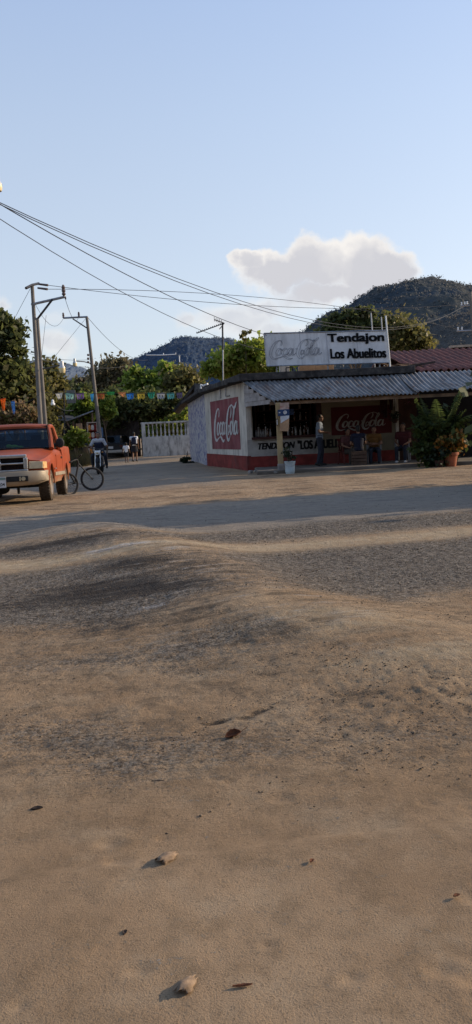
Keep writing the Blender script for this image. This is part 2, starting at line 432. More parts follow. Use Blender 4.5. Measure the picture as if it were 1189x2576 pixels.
low = wt.rng(uvy.outputs[1], .19, .26)
thick = wt.math('MULTIPLY', thick, wt.math('SUBTRACT', 1.2, wt.math('MULTIPLY', low, .45)))
cc = wt.mix(thick, (8.9,8.6,8.3), (6.2,6.2,6.6))
skyc = wt.mix(mask, skyc, cc)
bg = wt.n('ShaderNodeBackground'); wt.l(skyc, bg.inputs[0]); bg.inputs[1].default_value = .105
wt.l(bg.outputs[0], wt.out.inputs[0])

# ------------------------------------------------------------------ ground
HUMP = [(-2.75,12.2),(-2.13,10.9),(-.90,8.65),(-.12,6.75),(.25,5.42),(.69,4.83),(1.19,3.99),(1.75,3.2)]
HH   = [.0,.14,.155,.125,.155,.14,.085,.0]
def hump(x, y):
    x = np.asarray(x,float); y = np.asarray(y,float); best = np.full(np.broadcast(x,y).shape, 9.0); hh = np.zeros_like(best); side = np.zeros_like(best)
    for (a, b, ha, hb) in zip(HUMP[:-1], HUMP[1:], HH[:-1], HH[1:]):
        dx,dy = b[0]-a[0], b[1]-a[1]; L = dx*dx+dy*dy
        t = np.clip(((x-a[0])*dx+(y-a[1])*dy)/L,0,1); px = x-a[0]-t*dx; py = y-a[1]-t*dy; d = np.hypot(px,py)
        m = d < best; best = np.where(m,d,best); hh = np.where(m,ha+(hb-ha)*t,hh); side = np.where(m,np.sign(dx*py-dy*px),side)
    wd = np.where(side > 0, .66, 1.0)      # steeper on the right
    return hh*np.exp(-(best/wd)**2), best, side
def gbase(x, y):
    x = np.asarray(x,float); y = np.asarray(y,float)
    h, _, _ = hump(x,y)
    z = h-.13*np.exp(-(((x+4.2)/2.6)**2+((y-20.9)/2.2)**2))
    z = z+.05*fbm(x*.35+3,y*.35,11,3)*sstep(4,9,y)*(1-sstep(60,120,y))
    # smooth slab underfoot, a low ledge
    e = y-(2.32+.155*x+.05*vnoise(x*1.3,x*0+2,5))
    z = z+.012*(1-sstep(-.03,.03,e))
    return z
def gz(x, y): return float(gbase(np.array([x]),np.array([y]))[0])

def splat(x, y, c, rx, ry, ang=0.0):
    dx = x-c[0]; dy = y-c[1]; ca, sa = math.cos(ang), math.sin(ang)
    u = (dx*ca+dy*sa)/rx; v = (-dx*sa+dy*ca)/ry
    return np.exp(-(u*u+v*v))
RA = math.atan2(1.1,5.5)             # direction of the road
def masks(x, y):
    wx = x+.35*fbm(x*.9,y*.9,21,3); wy = y+.5*fbm(x*.9+5,y*.9,22,3)
    sx = x*math.cos(RA)+y*math.sin(RA); sy = -x*math.sin(RA)+y*math.cos(RA)
    # road coordinate: sy about 5 at the near edge, 12 at the far edge
    streak = fbm(sx*.5, sy*3.2, 31, 4)
    h, dist, side = hump(x,y)
    gr = sstep(4.9,6.2,wy-.2*wx)*(1-.75*sstep(9.7,10.7,wy-.2*wx))*(1-sstep(11.2,12.4,wy-.2*wx))
    # beige wheel tracks running along the road
    tr = np.exp(-((sy-8.55+.25*vnoise(sx*.4,sx*0,3))/.48)**2)*.95
    tr = np.maximum(tr, np.exp(-((sy-13.6)/.4)**2)*.3)
    gr = gr*(1-tr)
    gr = gr*(1-.55*np.exp(-(dist/.50)**2)*sstep(2,5.2,13-y))
    gr = gr*(1-.45*splat(wx,wy,(-2.6,5.4),1.5,.9))
    gr = np.clip(gr+.35*splat(wx,wy,(.05,4.55),.5,.35)+.30*splat(wx,wy,(-1.0,3.3),.8,.35)+.25*splat(wx,wy,(1.1,3.1),.7,.3),0,1)
    def q(px,py,rx,ry,a=0.0):
        c_ = G(px,py,.08 if py < 1640 else .015); return splat(wx,wy,(c_.x,c_.y),rx,ry,a)
    tar_shade = 1.0*q(390,1432,.62,.50,RA)+.9*q(215,1470,.42,.36,RA)+.8*q(330,1490,.5,.33,RA)+.95*q(190,1362,.85,.42,RA)+.7*q(90,1370,.5,.3,RA)
    tar_shade = tar_shade+.55*q(470,1480,.35,.3)+.5*q(560,1560,.35,.22)+.45*q(300,1560,.5,.3)+.5*q(600,1420,.5,.3)+.4*q(80,1500,.7,.4)
    tar_shade = tar_shade+.62*q(540,1772,.10,.028,.1)+.58*q(665,1764,.11,.026,.3)+.38*q(680,1690,.12,.10)+.42*q(320,1655,.14,.05)+.25*q(900,1730,.25,.1)+.35*q(700,1650,.3,.2)  # thin slivers here paint the shadow edge along the hump's foot
    tar_shade = np.clip(tar_shade*(.95+1.5*streak),0,1)
    gr = np.clip(gr+.55*q(230,1530,1.0,.42)+.36*q(420,1620,.75,.30)+.40*q(120,1650,.6,.3)+.28*q(620,1640,.5,.28)+.35*q(900,1800,.9,.3)+.35*q(250,1850,.8,.3),0,1)
    dust = tr+.7*splat(wx,wy,(.75,4.7),1.1,.75,-.5)+.45*splat(wx,wy,(-3.0,5.4),1.2,.35)+.35*splat(wx,wy,(-2.1,4.3),.9,.4)+.3*splat(wx,wy,(.1,9.0),.7,.4)
    dust = np.clip(dust*(.8+.8*streak),0,1)
    lime = .95*q(330,1378,.85,.26,RA)+.7*q(130,1420,.5,.22,RA)+.9*q(210,1462,.35,.15,RA)+.9*q(335,1512,.32,.14,RA)+.7*q(420,1530,.4,.12,RA)+.6*q(640,1500,.4,.10,RA)+.5*q(880,1450,.4,.14,RA)+.5*q(200,1322,1.0,.25,RA)+.35*q(540,1590,.4,.15)+.45*q(650,1425,.3,.12)
    lime = np.clip(lime*sstep(-.15,.30,streak)*1.1,0,.74)
    return gr, dust, tar_shade, lime
# graded grid: fine near the viewer, coarse far away
ys = [1.0]
while ys[-1] < 60: ys.append(ys[-1]+max(.014, .0048*ys[-1]))
while ys[-1] < 3500: ys.append(ys[-1]*1.12)
xs = [0.0]
while xs[-1] < 4: xs.append(xs[-1]+.018)
while xs[-1] < 9: xs.append(xs[-1]+.045)
while xs[-1] < 3000: xs.append(xs[-1]*1.10)
xs = np.array([-v for v in xs[:0:-1]]+xs); ys = np.array([-60,-20,-6,-2,-.5,.4]+ys)
GX, GY = np.meshgrid(xs, ys); nx, ny = len(xs), len(ys)
GZ = gbase(GX, GY)
gr, dust, tar_shade, lime = masks(GX, GY)
_sy = -GX*math.sin(RA)+GY*math.cos(RA)+.5*fbm(GX*.5,GY*.5,77,3)
wornm = sstep(9.6,10.6,_sy)*(1-sstep(13.6,15.0,_sy))+.6*sstep(17,21,GY)*sstep(1.5,0,GX+.12*GY-2)*(1-sstep(60,80,GY))
wornm = np.clip(wornm,0,1)
_h, _d, _s = hump(GX+.25*fbm(GX,GY,88,3),GY); humpm = np.exp(-(_d/np.where(_s > 0,.75,1.25))**2)*sstep(3.5,4.6,GY)*(1-.6*sstep(.2,1.0,GX)*sstep(6,4.5,GY))
near = (np.abs(GX) < 9.5)*(GY < 40)*(GY > .3)
rough_zone = np.clip(.25+gr*.9+.5*sstep(2.5,3.4,GY),0,1.3)
rub = splat(GX,GY,(1.05,3.62),.75,.42)
rub = np.clip(rub+.5*splat(GX,GY,(.1,4.5),.5,.4)+.4*splat(GX,GY,(-.8,3.3),.9,.4),0,1)
mic = .0045*fbm(GX*9,GY*9,41,3)*rough_zone+.0050*fbm(GX*26,GY*26,42,2)*rough_zone
st_x = GX*math.cos(RA)+GY*math.sin(RA); st_y = -GX*math.sin(RA)+GY*math.cos(RA)
mic = mic+.045*fbm(GX*1.1,GY*1.5,61,4)*sstep(11.5,14,GY)*(1-sstep(30,45,GY))
mic = mic+tar_shade*.016*fbm(st_x*2.2,st_y*14,47,4)+.007*fbm(st_x*1.2,st_y*9,48,3)*sstep(3.6,4.6,GY)
mic = mic+rub*(.013*np.abs(fbm(GX*14,GY*15,43,3))+.015*fbm(GX*34,GY*34,44,2))
mic = mic+.012*fbm(GX*1.6,GY*2.0,45,4,.45)*(1-gr)+.0016*fbm(GX*18,GY*18,46,3)
mic = mic-.010*tar_shade*sstep(4.4,3.9,GY)+humpm*(.018*fbm(GX*2.6,GY*3.4,51,3)+.010*np.abs(fbm(GX*6,GY*7,52,3)))
dg_ = np.random.default_rng(12)
for k in range(34):
    dy_ = dg_.uniform(1.55,3.6); dx_ = dg_.uniform(-.36,.36)*dy_; dr_ = dg_.uniform(.012,.035)
    d2 = ((GX-dx_)/(dr_*1.5))**2+((GY-dy_)/dr_)**2; mic = mic-dg_.uniform(.004,.008)*np.exp(-d2)+.003*np.exp(-(np.sqrt(d2)-1.5)**2*3)
GZ = GZ+mic*near*np.clip(1.3-GY/30,.45,1)
Vg = np.stack([GX,GY,GZ],-1).reshape(-1,3)
ii = np.arange(nx*ny).reshape(ny,nx)
Fg = np.stack([ii[:-1,:-1],ii[:-1,1:],ii[1:,1:],ii[1:,:-1]],-1).reshape(-1,4)
mg = bpy.data.materials.new('dusty_road'); t = NT(mg)
at = t.n('ShaderNodeAttribute'); at.attribute_name = 'wear'
ss = t.n('ShaderNodeSeparateColor'); t.l(at.outputs['Color'], ss.inputs[0])
lime_s = t.n('ShaderNodeAttribute'); lime_s.attribute_name = 'lime'
big = t.noise(.9,5); mid = t.noise(7,5,rough=.6); fine = t.noise(60,4,rough=.7); grit = t.noise(190,3,rough=.7)
vor = t.n('ShaderNodeTexVoronoi'); t.l(t.coord(), vor.inputs['Vector']); vor.inputs['Scale'].default_value = 55
vcol = t.n('ShaderNodeSeparateColor'); t.l(vor.outputs['Color'], vcol.inputs[0])
dirt = t.mix(t.rng(big,.3,.7), (.292,.194,.113), (.398,.280,.172))
dirt = t.mix(t.math('MULTIPLY', t.rng(mid,.42,.72), .55), dirt, (.185,.126,.074))
dirt = t.mix(t.math('MULTIPLY', t.rng(t.noise(2.3,6,rough=.7),.48,.66), .55), dirt, (.40,.30,.195))
dirt = t.mix(t.math('MULTIPLY', t.rng(t.noise(14,5,rough=.7,stretch=(1,.6,1)),.55,.75), .35), dirt, (.145,.103,.066))
dirt = t.mix(t.math('MULTIPLY', t.rng(grit,.54,.68), .6), dirt, (.07,.048,.030))
dirt = t.mix(t.math('MULTIPLY', t.rng(t.noise(150,2),.60,.72), .5), dirt, (.40,.295,.19))
pz = t.n('ShaderNodeSeparateXYZ'); t.l(t.coord(), pz.inputs[0]); farm = t.rng(pz.outputs[1],2.0,3.4,.14,1.0)
sp1 = t.noise(44,6,rough=.85); sp2 = t.noise(24,6,rough=.85,stretch=(1,.7,1)); sp3 = t.noise(13,7,rough=.9,stretch=(1.2,.5,1))
w2 = t.rng(pz.outputs[1],2.6,4.2); w3 = t.rng(pz.outputs[1],5.2,8.5)
spk = t.math('ADD', sp1, t.math('MULTIPLY', w2, t.math('SUBTRACT', sp2, sp1))); spk = t.math('ADD', spk, t.math('MULTIPLY', w3, t.math('SUBTRACT', sp3, spk)))
dirt = t.mix(t.math('MULTIPLY', t.rng(spk,.53,.66), t.math('MULTIPLY', farm, .75)), dirt, (.085,.060,.038))
dirt = t.mix(t.math('MULTIPLY', t.rng(spk,.46,.34), t.math('MULTIPLY', farm, .55)), dirt, (.44,.335,.215))
asp = t.mix(t.rng(vcol.outputs[0],.15,.95), (.045,.041,.038), (.25,.22,.18))
asp = t.mix(t.math('MULTIPLY', t.rng(mid,.4,.7), .35), asp, (.15,.12,.095))
asp = t.mix(t.math('MULTIPLY', t.rng(spk,.50,.60), .75), asp, (.035,.031,.028))
asp = t.mix(t.math('MULTIPLY', t.rng(spk,.48,.38), .6), asp, (.33,.285,.225))
worn = t.mix(t.rng(mid,.3,.7), (.235,.200,.160), (.305,.262,.210))
worn = t.mix(t.math('MULTIPLY', t.rng(t.noise(3,6,rough=.7,stretch=(.4,2.2,1)),.5,.66), .5), worn, (.085,.075,.068))
duc = t.mix(t.rng(mid,.3,.7), (.36,.275,.17), (.46,.365,.25))
brk = t.math('ADD', t.math('MULTIPLY', t.math('SUBTRACT', fine, .5), 1.6), t.math('MULTIPLY', t.math('SUBTRACT', grit, .5), 1.1))
strk = t.math('MULTIPLY', t.math('SUBTRACT', t.noise(5,6,rough=.7,stretch=(.5,3.5,1)), .5), 1.3)
def thr(s, a, b): return t.rng(t.math('ADD', s, t.math('ADD', brk, t.math('ADD', strk, t.math('MULTIPLY', t.math('SUBTRACT', mid, .5), .6)))), a, b)
dirt = t.mix(t.rng(pz.outputs[1],3.1,1.9,0,.18), dirt, t.mix(1.0, dirt, (.62,.58,.53), 'MULTIPLY'))
wa = t.n('ShaderNodeAttribute'); wa.attribute_name = 'worn'
mz = t.math('MULTIPLY', t.rng(pz.outputs[1],2.3,3.2), t.rng(pz.outputs[1],10,8))
dirt = t.mix(t.math('MULTIPLY', t.rng(t.noise(4.2,7,rough=.75,stretch=(.7,1.3,1)),.50,.62), t.math('MULTIPLY', mz, .6)), dirt, (.135,.098,.066))
fz = t.rng(pz.outputs[1],11,14); dn = t.noise(1.5,7,rough=.75,stretch=(.45,1.3,1))
dirt = t.mix(t.math('MULTIPLY', t.rng(dn,.50,.60), t.math('MULTIPLY', fz, .7)), dirt, (.125,.088,.062))
dirt = t.mix(t.math('MULTIPLY', t.rng(t.noise(.55,6,rough=.7),.5,.62), t.math('MULTIPLY', fz, .5)), dirt, (.44,.31,.19))
c = t.mix(t.math('MULTIPLY', thr(wa.outputs['Fac'],.3,.8), .9), dirt, worn)
c = t.mix(t.math('MULTIPLY', thr(ss.outputs[0],.25,.85), .92), c, asp)
c = t.mix(t.math('MULTIPLY', thr(ss.outputs[1],.15,.95), .85), c, duc)
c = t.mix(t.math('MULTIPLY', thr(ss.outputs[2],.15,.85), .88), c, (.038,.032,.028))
c = t.mix(t.math('MULTIPLY', thr(lime_s.outputs['Fac'],.40,.85), .8), c, (.46,.43,.40))
hu = t.n('ShaderNodeAttribute'); hu.attribute_name = 'hump'
rot = t.n('ShaderNodeMapping'); t.l(t.coord(), rot.inputs[0]); rot.inputs['Rotation'].default_value = (0,0,-RA)
mp1 = t.noise(2.6,7,vec=rot.outputs[0],rough=.72,stretch=(.45,2.4,.3)); mp2 = t.noise(3.4,7,vec=rot.outputs[0],rough=.75,stretch=(.45,2.8,.3))
c = t.mix(t.math('MULTIPLY', t.rng(mp1,.50,.60), t.math('MULTIPLY', hu.outputs['Fac'], .68)), c, (.095,.070,.048))
c = t.mix(t.math('MULTIPLY', t.rng(mp2,.56,.66), t.math('MULTIPLY', hu.outputs['Fac'], .65)), c, (.43,.385,.33))
hgt = t.math('ADD', t.math('ADD', t.math('MULTIPLY', t.math('MULTIPLY', fine, farm), .75), t.math('ADD', t.math('MULTIPLY', t.math('MULTIPLY', spk, farm), 1.5), t.math('MULTIPLY', t.math('MULTIPLY', mid, farm), 1.6))), t.math('ADD', t.math('MULTIPLY', grit, .22), t.math('MULTIPLY', t.math('MULTIPLY', vor.outputs['Distance'], -.8), ss.outputs[0])))
t.bsdf(c, .95, 0, .10, t.bump(hgt, .85, .020))
def ground_piece(name, sel):
    F = Fg[sel]; u, inv = np.unique(F, return_inverse=True)
    o = np_mesh(name, Vg[u], inv.reshape(-1,4), mg, None, True); tag(o, kind='structure')
    a = o.data.color_attributes.new('wear','FLOAT_COLOR','POINT')
    a.data.foreach_set('color', np.stack([gr.ravel()[u],dust.ravel()[u],tar_shade.ravel()[u],np.ones(len(u))],1).astype(np.float32).ravel())
    b = o.data.attributes.new('lime','FLOAT','POINT'); b.data.foreach_set('value', lime.ravel()[u].astype(np.float32))
    b = o.data.attributes.new('hump','FLOAT','POINT'); b.data.foreach_set('value', humpm.ravel()[u].astype(np.float32))
    b = o.data.attributes.new('worn','FLOAT','POINT'); b.data.foreach_set('value', wornm.ravel()[u].astype(np.float32))
    return o
cx = Vg[Fg].mean(1); syc = -cx[:,0]*math.sin(RA)+cx[:,1]*math.cos(RA)
onroad = (syc > 4.7)&(syc < 12.9)&(np.abs(cx[:,0]) < 200)
slabm = (cx[:,1]-(2.32+.155*cx[:,0]) < 0)
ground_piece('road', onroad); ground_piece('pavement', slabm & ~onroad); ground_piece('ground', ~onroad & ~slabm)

# loose stones on the road, too many to count
def gravel(n, seed, smin, smax, weight):
    g = np.random.default_rng(seed)
    y = 1.6+14.5*g.random(n*6)**1.6; x = (g.random(n*6)-.5)*(1.2+.74*y)
    wv = weight(x,y); k = g.random(n*6) < wv; x = x[k][:n]; y = y[k][:n]; n = len(x)
    z = gbase(x,y); s = smin*(smax/smin)**(g.random(n)**2.2)*np.clip(.6+y/9,.6,1.5)
    base = np.array([(1,0,0),(0,1,0),(-1,0,0),(0,-1,0),(0,0,1),(0,0,-1)],float)
    V = base[None]*g.uniform(.55,1.2,(n,6,1))*s[:,None,None]*np.array((1,1,.6))
    an = g.uniform(0,6.28,n); ca,sa = np.cos(an)[:,None],np.sin(an)[:,None]
    V = np.stack([V[...,0]*ca-V[...,1]*sa, V[...,0]*sa+V[...,1]*ca, V[...,2]],-1)
    V = V+np.stack([x,y,z+s*.02],-1)[:,None,:]
    f = np.array([(0,1,4),(1,2,4),(2,3,4),(3,0,4),(1,0,5),(2,1,5),(3,2,5),(0,3,5)])
    F = (np.arange(n)[:,None,None]*6+f[None]).reshape(-1,3)
    return V.reshape(-1,3), F
def gw(x, y):
    a,b,c_,d = masks(x,y); r_ = splat(x,y,(1.05,3.62),.9,.5)
    return np.clip(.008+.85*a*(1-b)+.8*r_+.10*sstep(2.4,2.9,y)*(1-sstep(4.5,6,y))+.08*sstep(11,13,y),0,1)*np.where(y < 2.32+.155*x,.02,1)
ms = bpy.data.materials.new('gravel_stone'); t = NT(ms); gi = t.n('ShaderNodeNewGeometry')
t.bsdf(t.mix(gi.outputs['Random Per Island'], (.06,.048,.038), (.24,.185,.13)), .9, 0, .1)
V, F = gravel(24000, 3, .0022, .0085, gw)
tag(np_mesh('gravel', V, F, ms), 'loose grey and brown gravel scattered over the dusty road', 'gravel', kind='stuff')

# ------------------------------------------------------------------ hills
def hill(name, sil, D0, depth, mat, seed, amp, rel=1.0, cs=5.0):
    P = [PY(x, y, D0) for x, y in sil]
    px = np.array([p.x for p in P]); pz = np.array([p.z for p in P])
    n = 640; m = 150
    X = np.linspace(px[0], px[-1], n); Zc = np.interp(X, px, pz)
    T = np.linspace(0, 1.35, m)
    XX, TT = np.meshgrid(X, T)
    YY = D0-depth+depth*TT
    prof = np.where(TT <= 1, np.sin(np.clip(TT,0,1)*PI/2)**1.15*YY/D0*(.97+.03*np.clip(TT,0,1)**6), 1-.8*(TT-1))
    rid = fbm(XX/depth*2.6, YY/depth*2.0, seed, 4)
    ZZ = Zc[None]*prof*(1+.35*rid*(1-np.abs(prof))*rel)+amp*.5*fbm(XX/(amp*2.2), YY/(amp*2.2), seed+9, 3)*np.minimum(1,Zc[None]/(amp*3))
    cn = np.abs(fbm(XX/cs,YY/(cs*1.3),seed+20,3)); ZZ = ZZ+cs*.9*(cn-.32)*.55+cs*.22*fbm(XX/(cs*.45),YY/(cs*.6),seed+25,2)
    ZZ = np.where(TT < .02, -2.0, ZZ)
    V = np.stack([XX,YY,ZZ],-1).reshape(-1,3); idx = np.arange(n*m).reshape(m,n)
    F = np.stack([idx[:-1,:-1],idx[:-1,1:],idx[1:,1:],idx[1:,:-1]],-1).reshape(-1,4)
    o = np_mesh(name, V, F, mat, None, True); tag(o, kind='structure')
    return XX, YY, ZZ, Zc
def hill_mat(name, c1, c2, c3, s):
    m = bpy.data.materials.new(name); t = NT(m)
    n1 = t.noise(.018*s,5,rough=.65); n2 = t.noise(.11*s,4,rough=.7)
    c = t.mix(t.rng(n1,.38,.64), c1, c2); c = t.mix(t.math('MULTIPLY', t.rng(n2,.46,.60), .7), c, c3)
    t.bsdf(c, .95, 0, .05, t.bump(n2, .35, 3.0)); return m
hm_r = hill_mat('wooded_slope', (.042,.055,.068), (.084,.080,.064), (.030,.039,.042), 1)  # blue of haze and shade, and sunlit brown, mixed into the slope colour
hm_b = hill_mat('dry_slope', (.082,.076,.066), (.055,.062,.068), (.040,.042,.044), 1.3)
hm_m = hill_mat('far_slope', (.044,.066,.104), (.055,.074,.104), (.036,.054,.084), .8)  # distance haze put into the base colour as a blue tint
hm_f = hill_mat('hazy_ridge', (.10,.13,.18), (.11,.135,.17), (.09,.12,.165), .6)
silR = [(690,905),(757,838),(800,806),(870,772),(905,744),(960,720),(1020,704),(1080,699),(1130,712),(1160,720),(1189,724),(1260,735),(1400,790),(1600,850),(1900,930)]
silB = [(950,905),(985,880),(1040,848),(1100,815),(1150,796),(1189,786),(1300,770),(1500,790),(1800,870)]
silM = [(250,930),(320,912),(350,900),(400,880),(440,856),(480,846),(520,850),(560,852),(590,860),(640,862),(690,868),(760,880),(900,900)]
silF = [(-200,870),(-60,900),(60,905),(110,908),(150,912),(200,922),(240,932),(330,935),(420,938)]
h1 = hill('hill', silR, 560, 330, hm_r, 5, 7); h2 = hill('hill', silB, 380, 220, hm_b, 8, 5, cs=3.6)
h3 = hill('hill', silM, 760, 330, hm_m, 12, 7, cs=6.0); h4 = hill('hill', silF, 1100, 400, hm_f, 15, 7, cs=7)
def woodland(hh, n, seed, size, mat, label):
    XX,YY,ZZ,_ = hh; g = np.random.default_rng(seed); m, k = XX.shape
    r_ = np.minimum(int(m*.755)-(g.random(n)**1.6*m*.45).astype(int),int(m*.755))
    c_ = g.integers(1,k-1,n)
    P = np.stack([XX[r_,c_],YY[r_,c_],ZZ[r_,c_]],-1)+g.normal(size=(n,3))*np.array((size,size,.15*size))
    q = 6; pos = np.repeat(P,q,0)+g.normal(size=(n*q,3))*size*.42+np.array((0,0,size*.35)); N = len(pos)
    a = g.normal(size=(N,3)); a /= np.linalg.norm(a,axis=1,keepdims=True); b = np.cross(a,g.normal(size=(N,3))); b /= np.linalg.norm(b,axis=1,keepdims=True)
    s = size*g.uniform(.22,.5,N)[:,None]
    V = np.stack([pos-a*s,pos+b*s*.7,pos+a*s,pos-b*s*.7],1).reshape(-1,3)
    tag(np_mesh('woodland', V, np.arange(4*N).reshape(N,4), mat), label, 'woodland', kind='stuff')
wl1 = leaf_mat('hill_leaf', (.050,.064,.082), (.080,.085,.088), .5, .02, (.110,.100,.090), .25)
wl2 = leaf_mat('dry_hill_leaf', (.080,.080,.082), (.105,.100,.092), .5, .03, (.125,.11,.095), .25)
wl3 = leaf_mat('far_hill_leaf', (.066,.094,.142), (.085,.112,.150), .5, .02)  # leaf colours carry the same painted haze as the slope
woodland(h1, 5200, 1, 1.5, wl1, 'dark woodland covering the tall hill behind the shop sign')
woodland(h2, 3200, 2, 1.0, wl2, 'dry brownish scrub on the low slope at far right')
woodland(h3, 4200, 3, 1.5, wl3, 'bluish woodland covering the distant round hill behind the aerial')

# trees added behind the viewer, unseen, to block sky light from the porch
def sky_block_wood():
    Vs = []; cs_ = []
    for i in range(9): cs_.append((-26+6.5*i,-11-3*(i%2),5.2,4.2,3.0,5.2))
    V, F = leaves(cs_, 9000, 1.5, 77, 160, .4)
    tag(np_mesh('woodland', V, F, wl1), 'tall dark trees added unseen behind the viewer to keep sky light off the porch', 'woodland', kind='stuff')
sky_block_wood()
# ------------------------------------------------------------------ the corner shop
st = thing('corner_shop', 'low white and red corner shop with a corrugated metal porch roof and painted drink advertisements', 'shop', (.39,25.8,0))
m_wall = M('whitewash', (.52,.475,.41), .9, .12, 2.5, .25, dirt=(.20,.18,.16), damt=.55, dscale=1.6, stretch=(2.5,2.5,.5))
m_wallw = M('cream_wall', (.185,.155,.105), .9, .1, 2, .2, dirt=(.10,.085,.06), damt=.5, dscale=1.5)  # this, the band, red paint and porch lettering are darkened for porch shade
m_wband = M('grubby_white', (.34,.32,.29), .9, .15, 2.5, .2, dirt=(.10,.09,.085), damt=.65, dscale=1.7)
m_red = M('red_base', (.19,.030,.024), .85, .3, 3, .25, dirt=(.10,.045,.04), damt=.6, dscale=1.8, stretch=(1,1,.5))
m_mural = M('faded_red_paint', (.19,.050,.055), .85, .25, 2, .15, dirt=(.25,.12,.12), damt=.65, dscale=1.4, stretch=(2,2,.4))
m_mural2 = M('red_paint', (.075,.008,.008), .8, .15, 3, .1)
m_lett = M('white_lettering', (.46,.44,.42), .8, .15, 6, 0)
m_lett2 = M('shaded_white_lettering', (.29,.265,.235), .8, .25, 9, 0)  # white script with the porch shade put into its colour
m_blk = M('black_lettering', (.012,.012,.013), .95, .2, 6, 0, spec=.05)
m_tar = M('tarred_concrete', (.034,.031,.030), .95, .4, 3, .6, dirt=(.12,.105,.09), damt=.6, dscale=3.5)
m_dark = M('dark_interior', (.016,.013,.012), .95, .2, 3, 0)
m_sill = M('dark_red_wood', (.045,.013,.011), .7, .3, 4, .1)
# blotched blue and white wall
m_blot = bpy.data.materials.new('blotched_wall'); t = NT(m_blot)
n1 = t.noise(5.5,3,rough=.6); n2 = t.noise(1.1,3)
c = t.mix(t.rng(n1,.46,.56), (.43,.41,.41), (.19,.185,.29)); c = t.mix(t.math('MULTIPLY', t.rng(n2,.4,.6), .35), c, (.5,.48,.47))
t.bsdf(c, .9, 0, .1, t.bump(n1, .5, .03))

C0 = Vector((.39,25.8,0)); C1 = Vector((PY(524,1170,31.5).x-.12,31.5,0)); C2 = Vector((PY(480,1148,37.6).x-.12,37.6,0)); XR = 5.66; YF = 25.8
def wall(name, a, b, z0, z1, th, mat, z1b=None, parent=st):
    a = Vector(a); b = Vector(b); d = (b-a).normalized(); n = Vector((-d.y,d.x,0)); n = n if n.y > -.2 and (n.x > 0 or n.y > .5) else -n
    z1b = z1 if z1b is None else z1b; A,B = a+n*th, b+n*th
    return MB().hexa([(a.x,a.y,z0),(b.x,b.y,z0),(B.x,B.y,z0),(A.x,A.y,z0)],[(a.x,a.y,z1),(b.x,b.y,z1b),(B.x,B.y,z1b),(A.x,A.y,z1)]).build(name, mat, parent, world=True)
# side wall with its red foot
dS = (C1-C0).normalized(); nS = Vector((-dS.y,dS.x,0))       # nS points to the street
wall('side_wall', C0, C1, .50, 3.10, .22, m_wall, 3.02)
MB().hexa([C0+nS*.03+Vector((0,-.03,-.3)),C1+nS*.03+Vector((0,0,-.3)),C1-nS*.2+Vector((0,0,-.3)),C0-nS*.2+Vector((0,-.03,-.3))],
          [C0+nS*.03+Vector((0,-.03,.50)),C1+nS*.03+Vector((0,0,.50)),C1-nS*.2+Vector((0,0,.50)),C0-nS*.2+Vector((0,-.03,.50))]).build('wall_foot', m_red, st, world=True)
wb = wall('blotched_wall', C1, C2, -.3, 3.0, .25, m_blot, 2.85)
wb['label'] = 'white plaster wall blotched with blue paint'
# faded mural on the side wall
mo = C0+nS*.0; 
def sw(s, z, q=0): return C0+dS*s+nS*q+Vector((0,0,z))
mu = MB(); mu.hexa([sw(4.95,.70,.0),sw(.85,.72,.0),sw(.85,.72,-.02),sw(4.95,.70,-.02)],[sw(4.95,2.62,.0),sw(.85,2.60,.0),sw(.85,2.60,-.02),sw(4.95,2.62,-.02)])
mu.v = [tuple(Vector(p)+nS*.012) for p in mu.v]
m1 = mu.build('faded_mural', m_mural, st, world=True); m1['label'] = 'faded red drink mural on the side wall'
script(sw(4.45,1.02,.014), -dS, (0,0,1), 3.6, 1.40, m_lett, m1, fat=1.25)
MB().tube([sw(3.2,3.05,.03),sw(3.2,2.66,.03)],.025,6).build('drain_pipe', MT['steel'], st, world=True)
MB().tube([sw(2.4,3.05,.03),sw(2.4,2.70,.03),sw(1.9,2.70,.03)],.022,6).build('drain_pipe', MT['steel'], st, world=True)
# front wall: red foot, lettered band, shop opening, mural wall
def fbox(x0, x1, z0, z1, y0, y1): return MB().box(((x0+x1)/2,(y0+y1)/2,(z0+z1)/2),(x1-x0,y1-y0,z1-z0))
fbox(.40,XR,-.2,.47,YF-.03,YF+.2).build('wall_foot', m_red, st, world=True)
fbox(.40,2.84,.47,1.06,YF,YF+.2).build('counter_front', m_wband, st, world=True)
fbox(.55,2.86,1.06,1.14,YF-.14,YF+.35).build('counter_top', m_sill, st, bevel=.01, world=True)
fbox(.40,.56,1.06,3.05,YF,YF+.2).build('corner_pier', m_wall, st, world=True)
fbox(2.84,3.0,1.06,3.05,YF-.02,YF+.22).build('door_jamb', m_sill, st, world=True)
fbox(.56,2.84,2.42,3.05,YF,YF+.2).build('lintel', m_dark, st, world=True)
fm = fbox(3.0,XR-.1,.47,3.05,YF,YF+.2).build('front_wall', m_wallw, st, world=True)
fbox(2.84,3.0,.47,1.06,YF,YF+.2).build('front_wall', m_wall, st, world=True)
fbox(XR-.1,XR,-.1,3.05,YF-.04,YF+.2).build('corner_pier', m_wall, st, world=True)
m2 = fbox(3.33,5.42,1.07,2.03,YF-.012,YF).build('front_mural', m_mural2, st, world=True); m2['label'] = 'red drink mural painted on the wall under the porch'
script((3.50,YF-.012,1.22), (1,0,0), (0,0,1), 1.72, .62, m_lett2, m2, lift=.003, fat=1.15)
text('TENDAJON', (.75,YF,.63), (1,0,0), (0,0,1), 1.30, .30, m_blk, st, fat=.05, shear=.25, lift=.004)
text('"LOS ABUELITOS"', (2.13,YF,.64), (1,0,0), (0,0,1), 1.92, .32, m_blk, st, fat=.06, lift=.006)
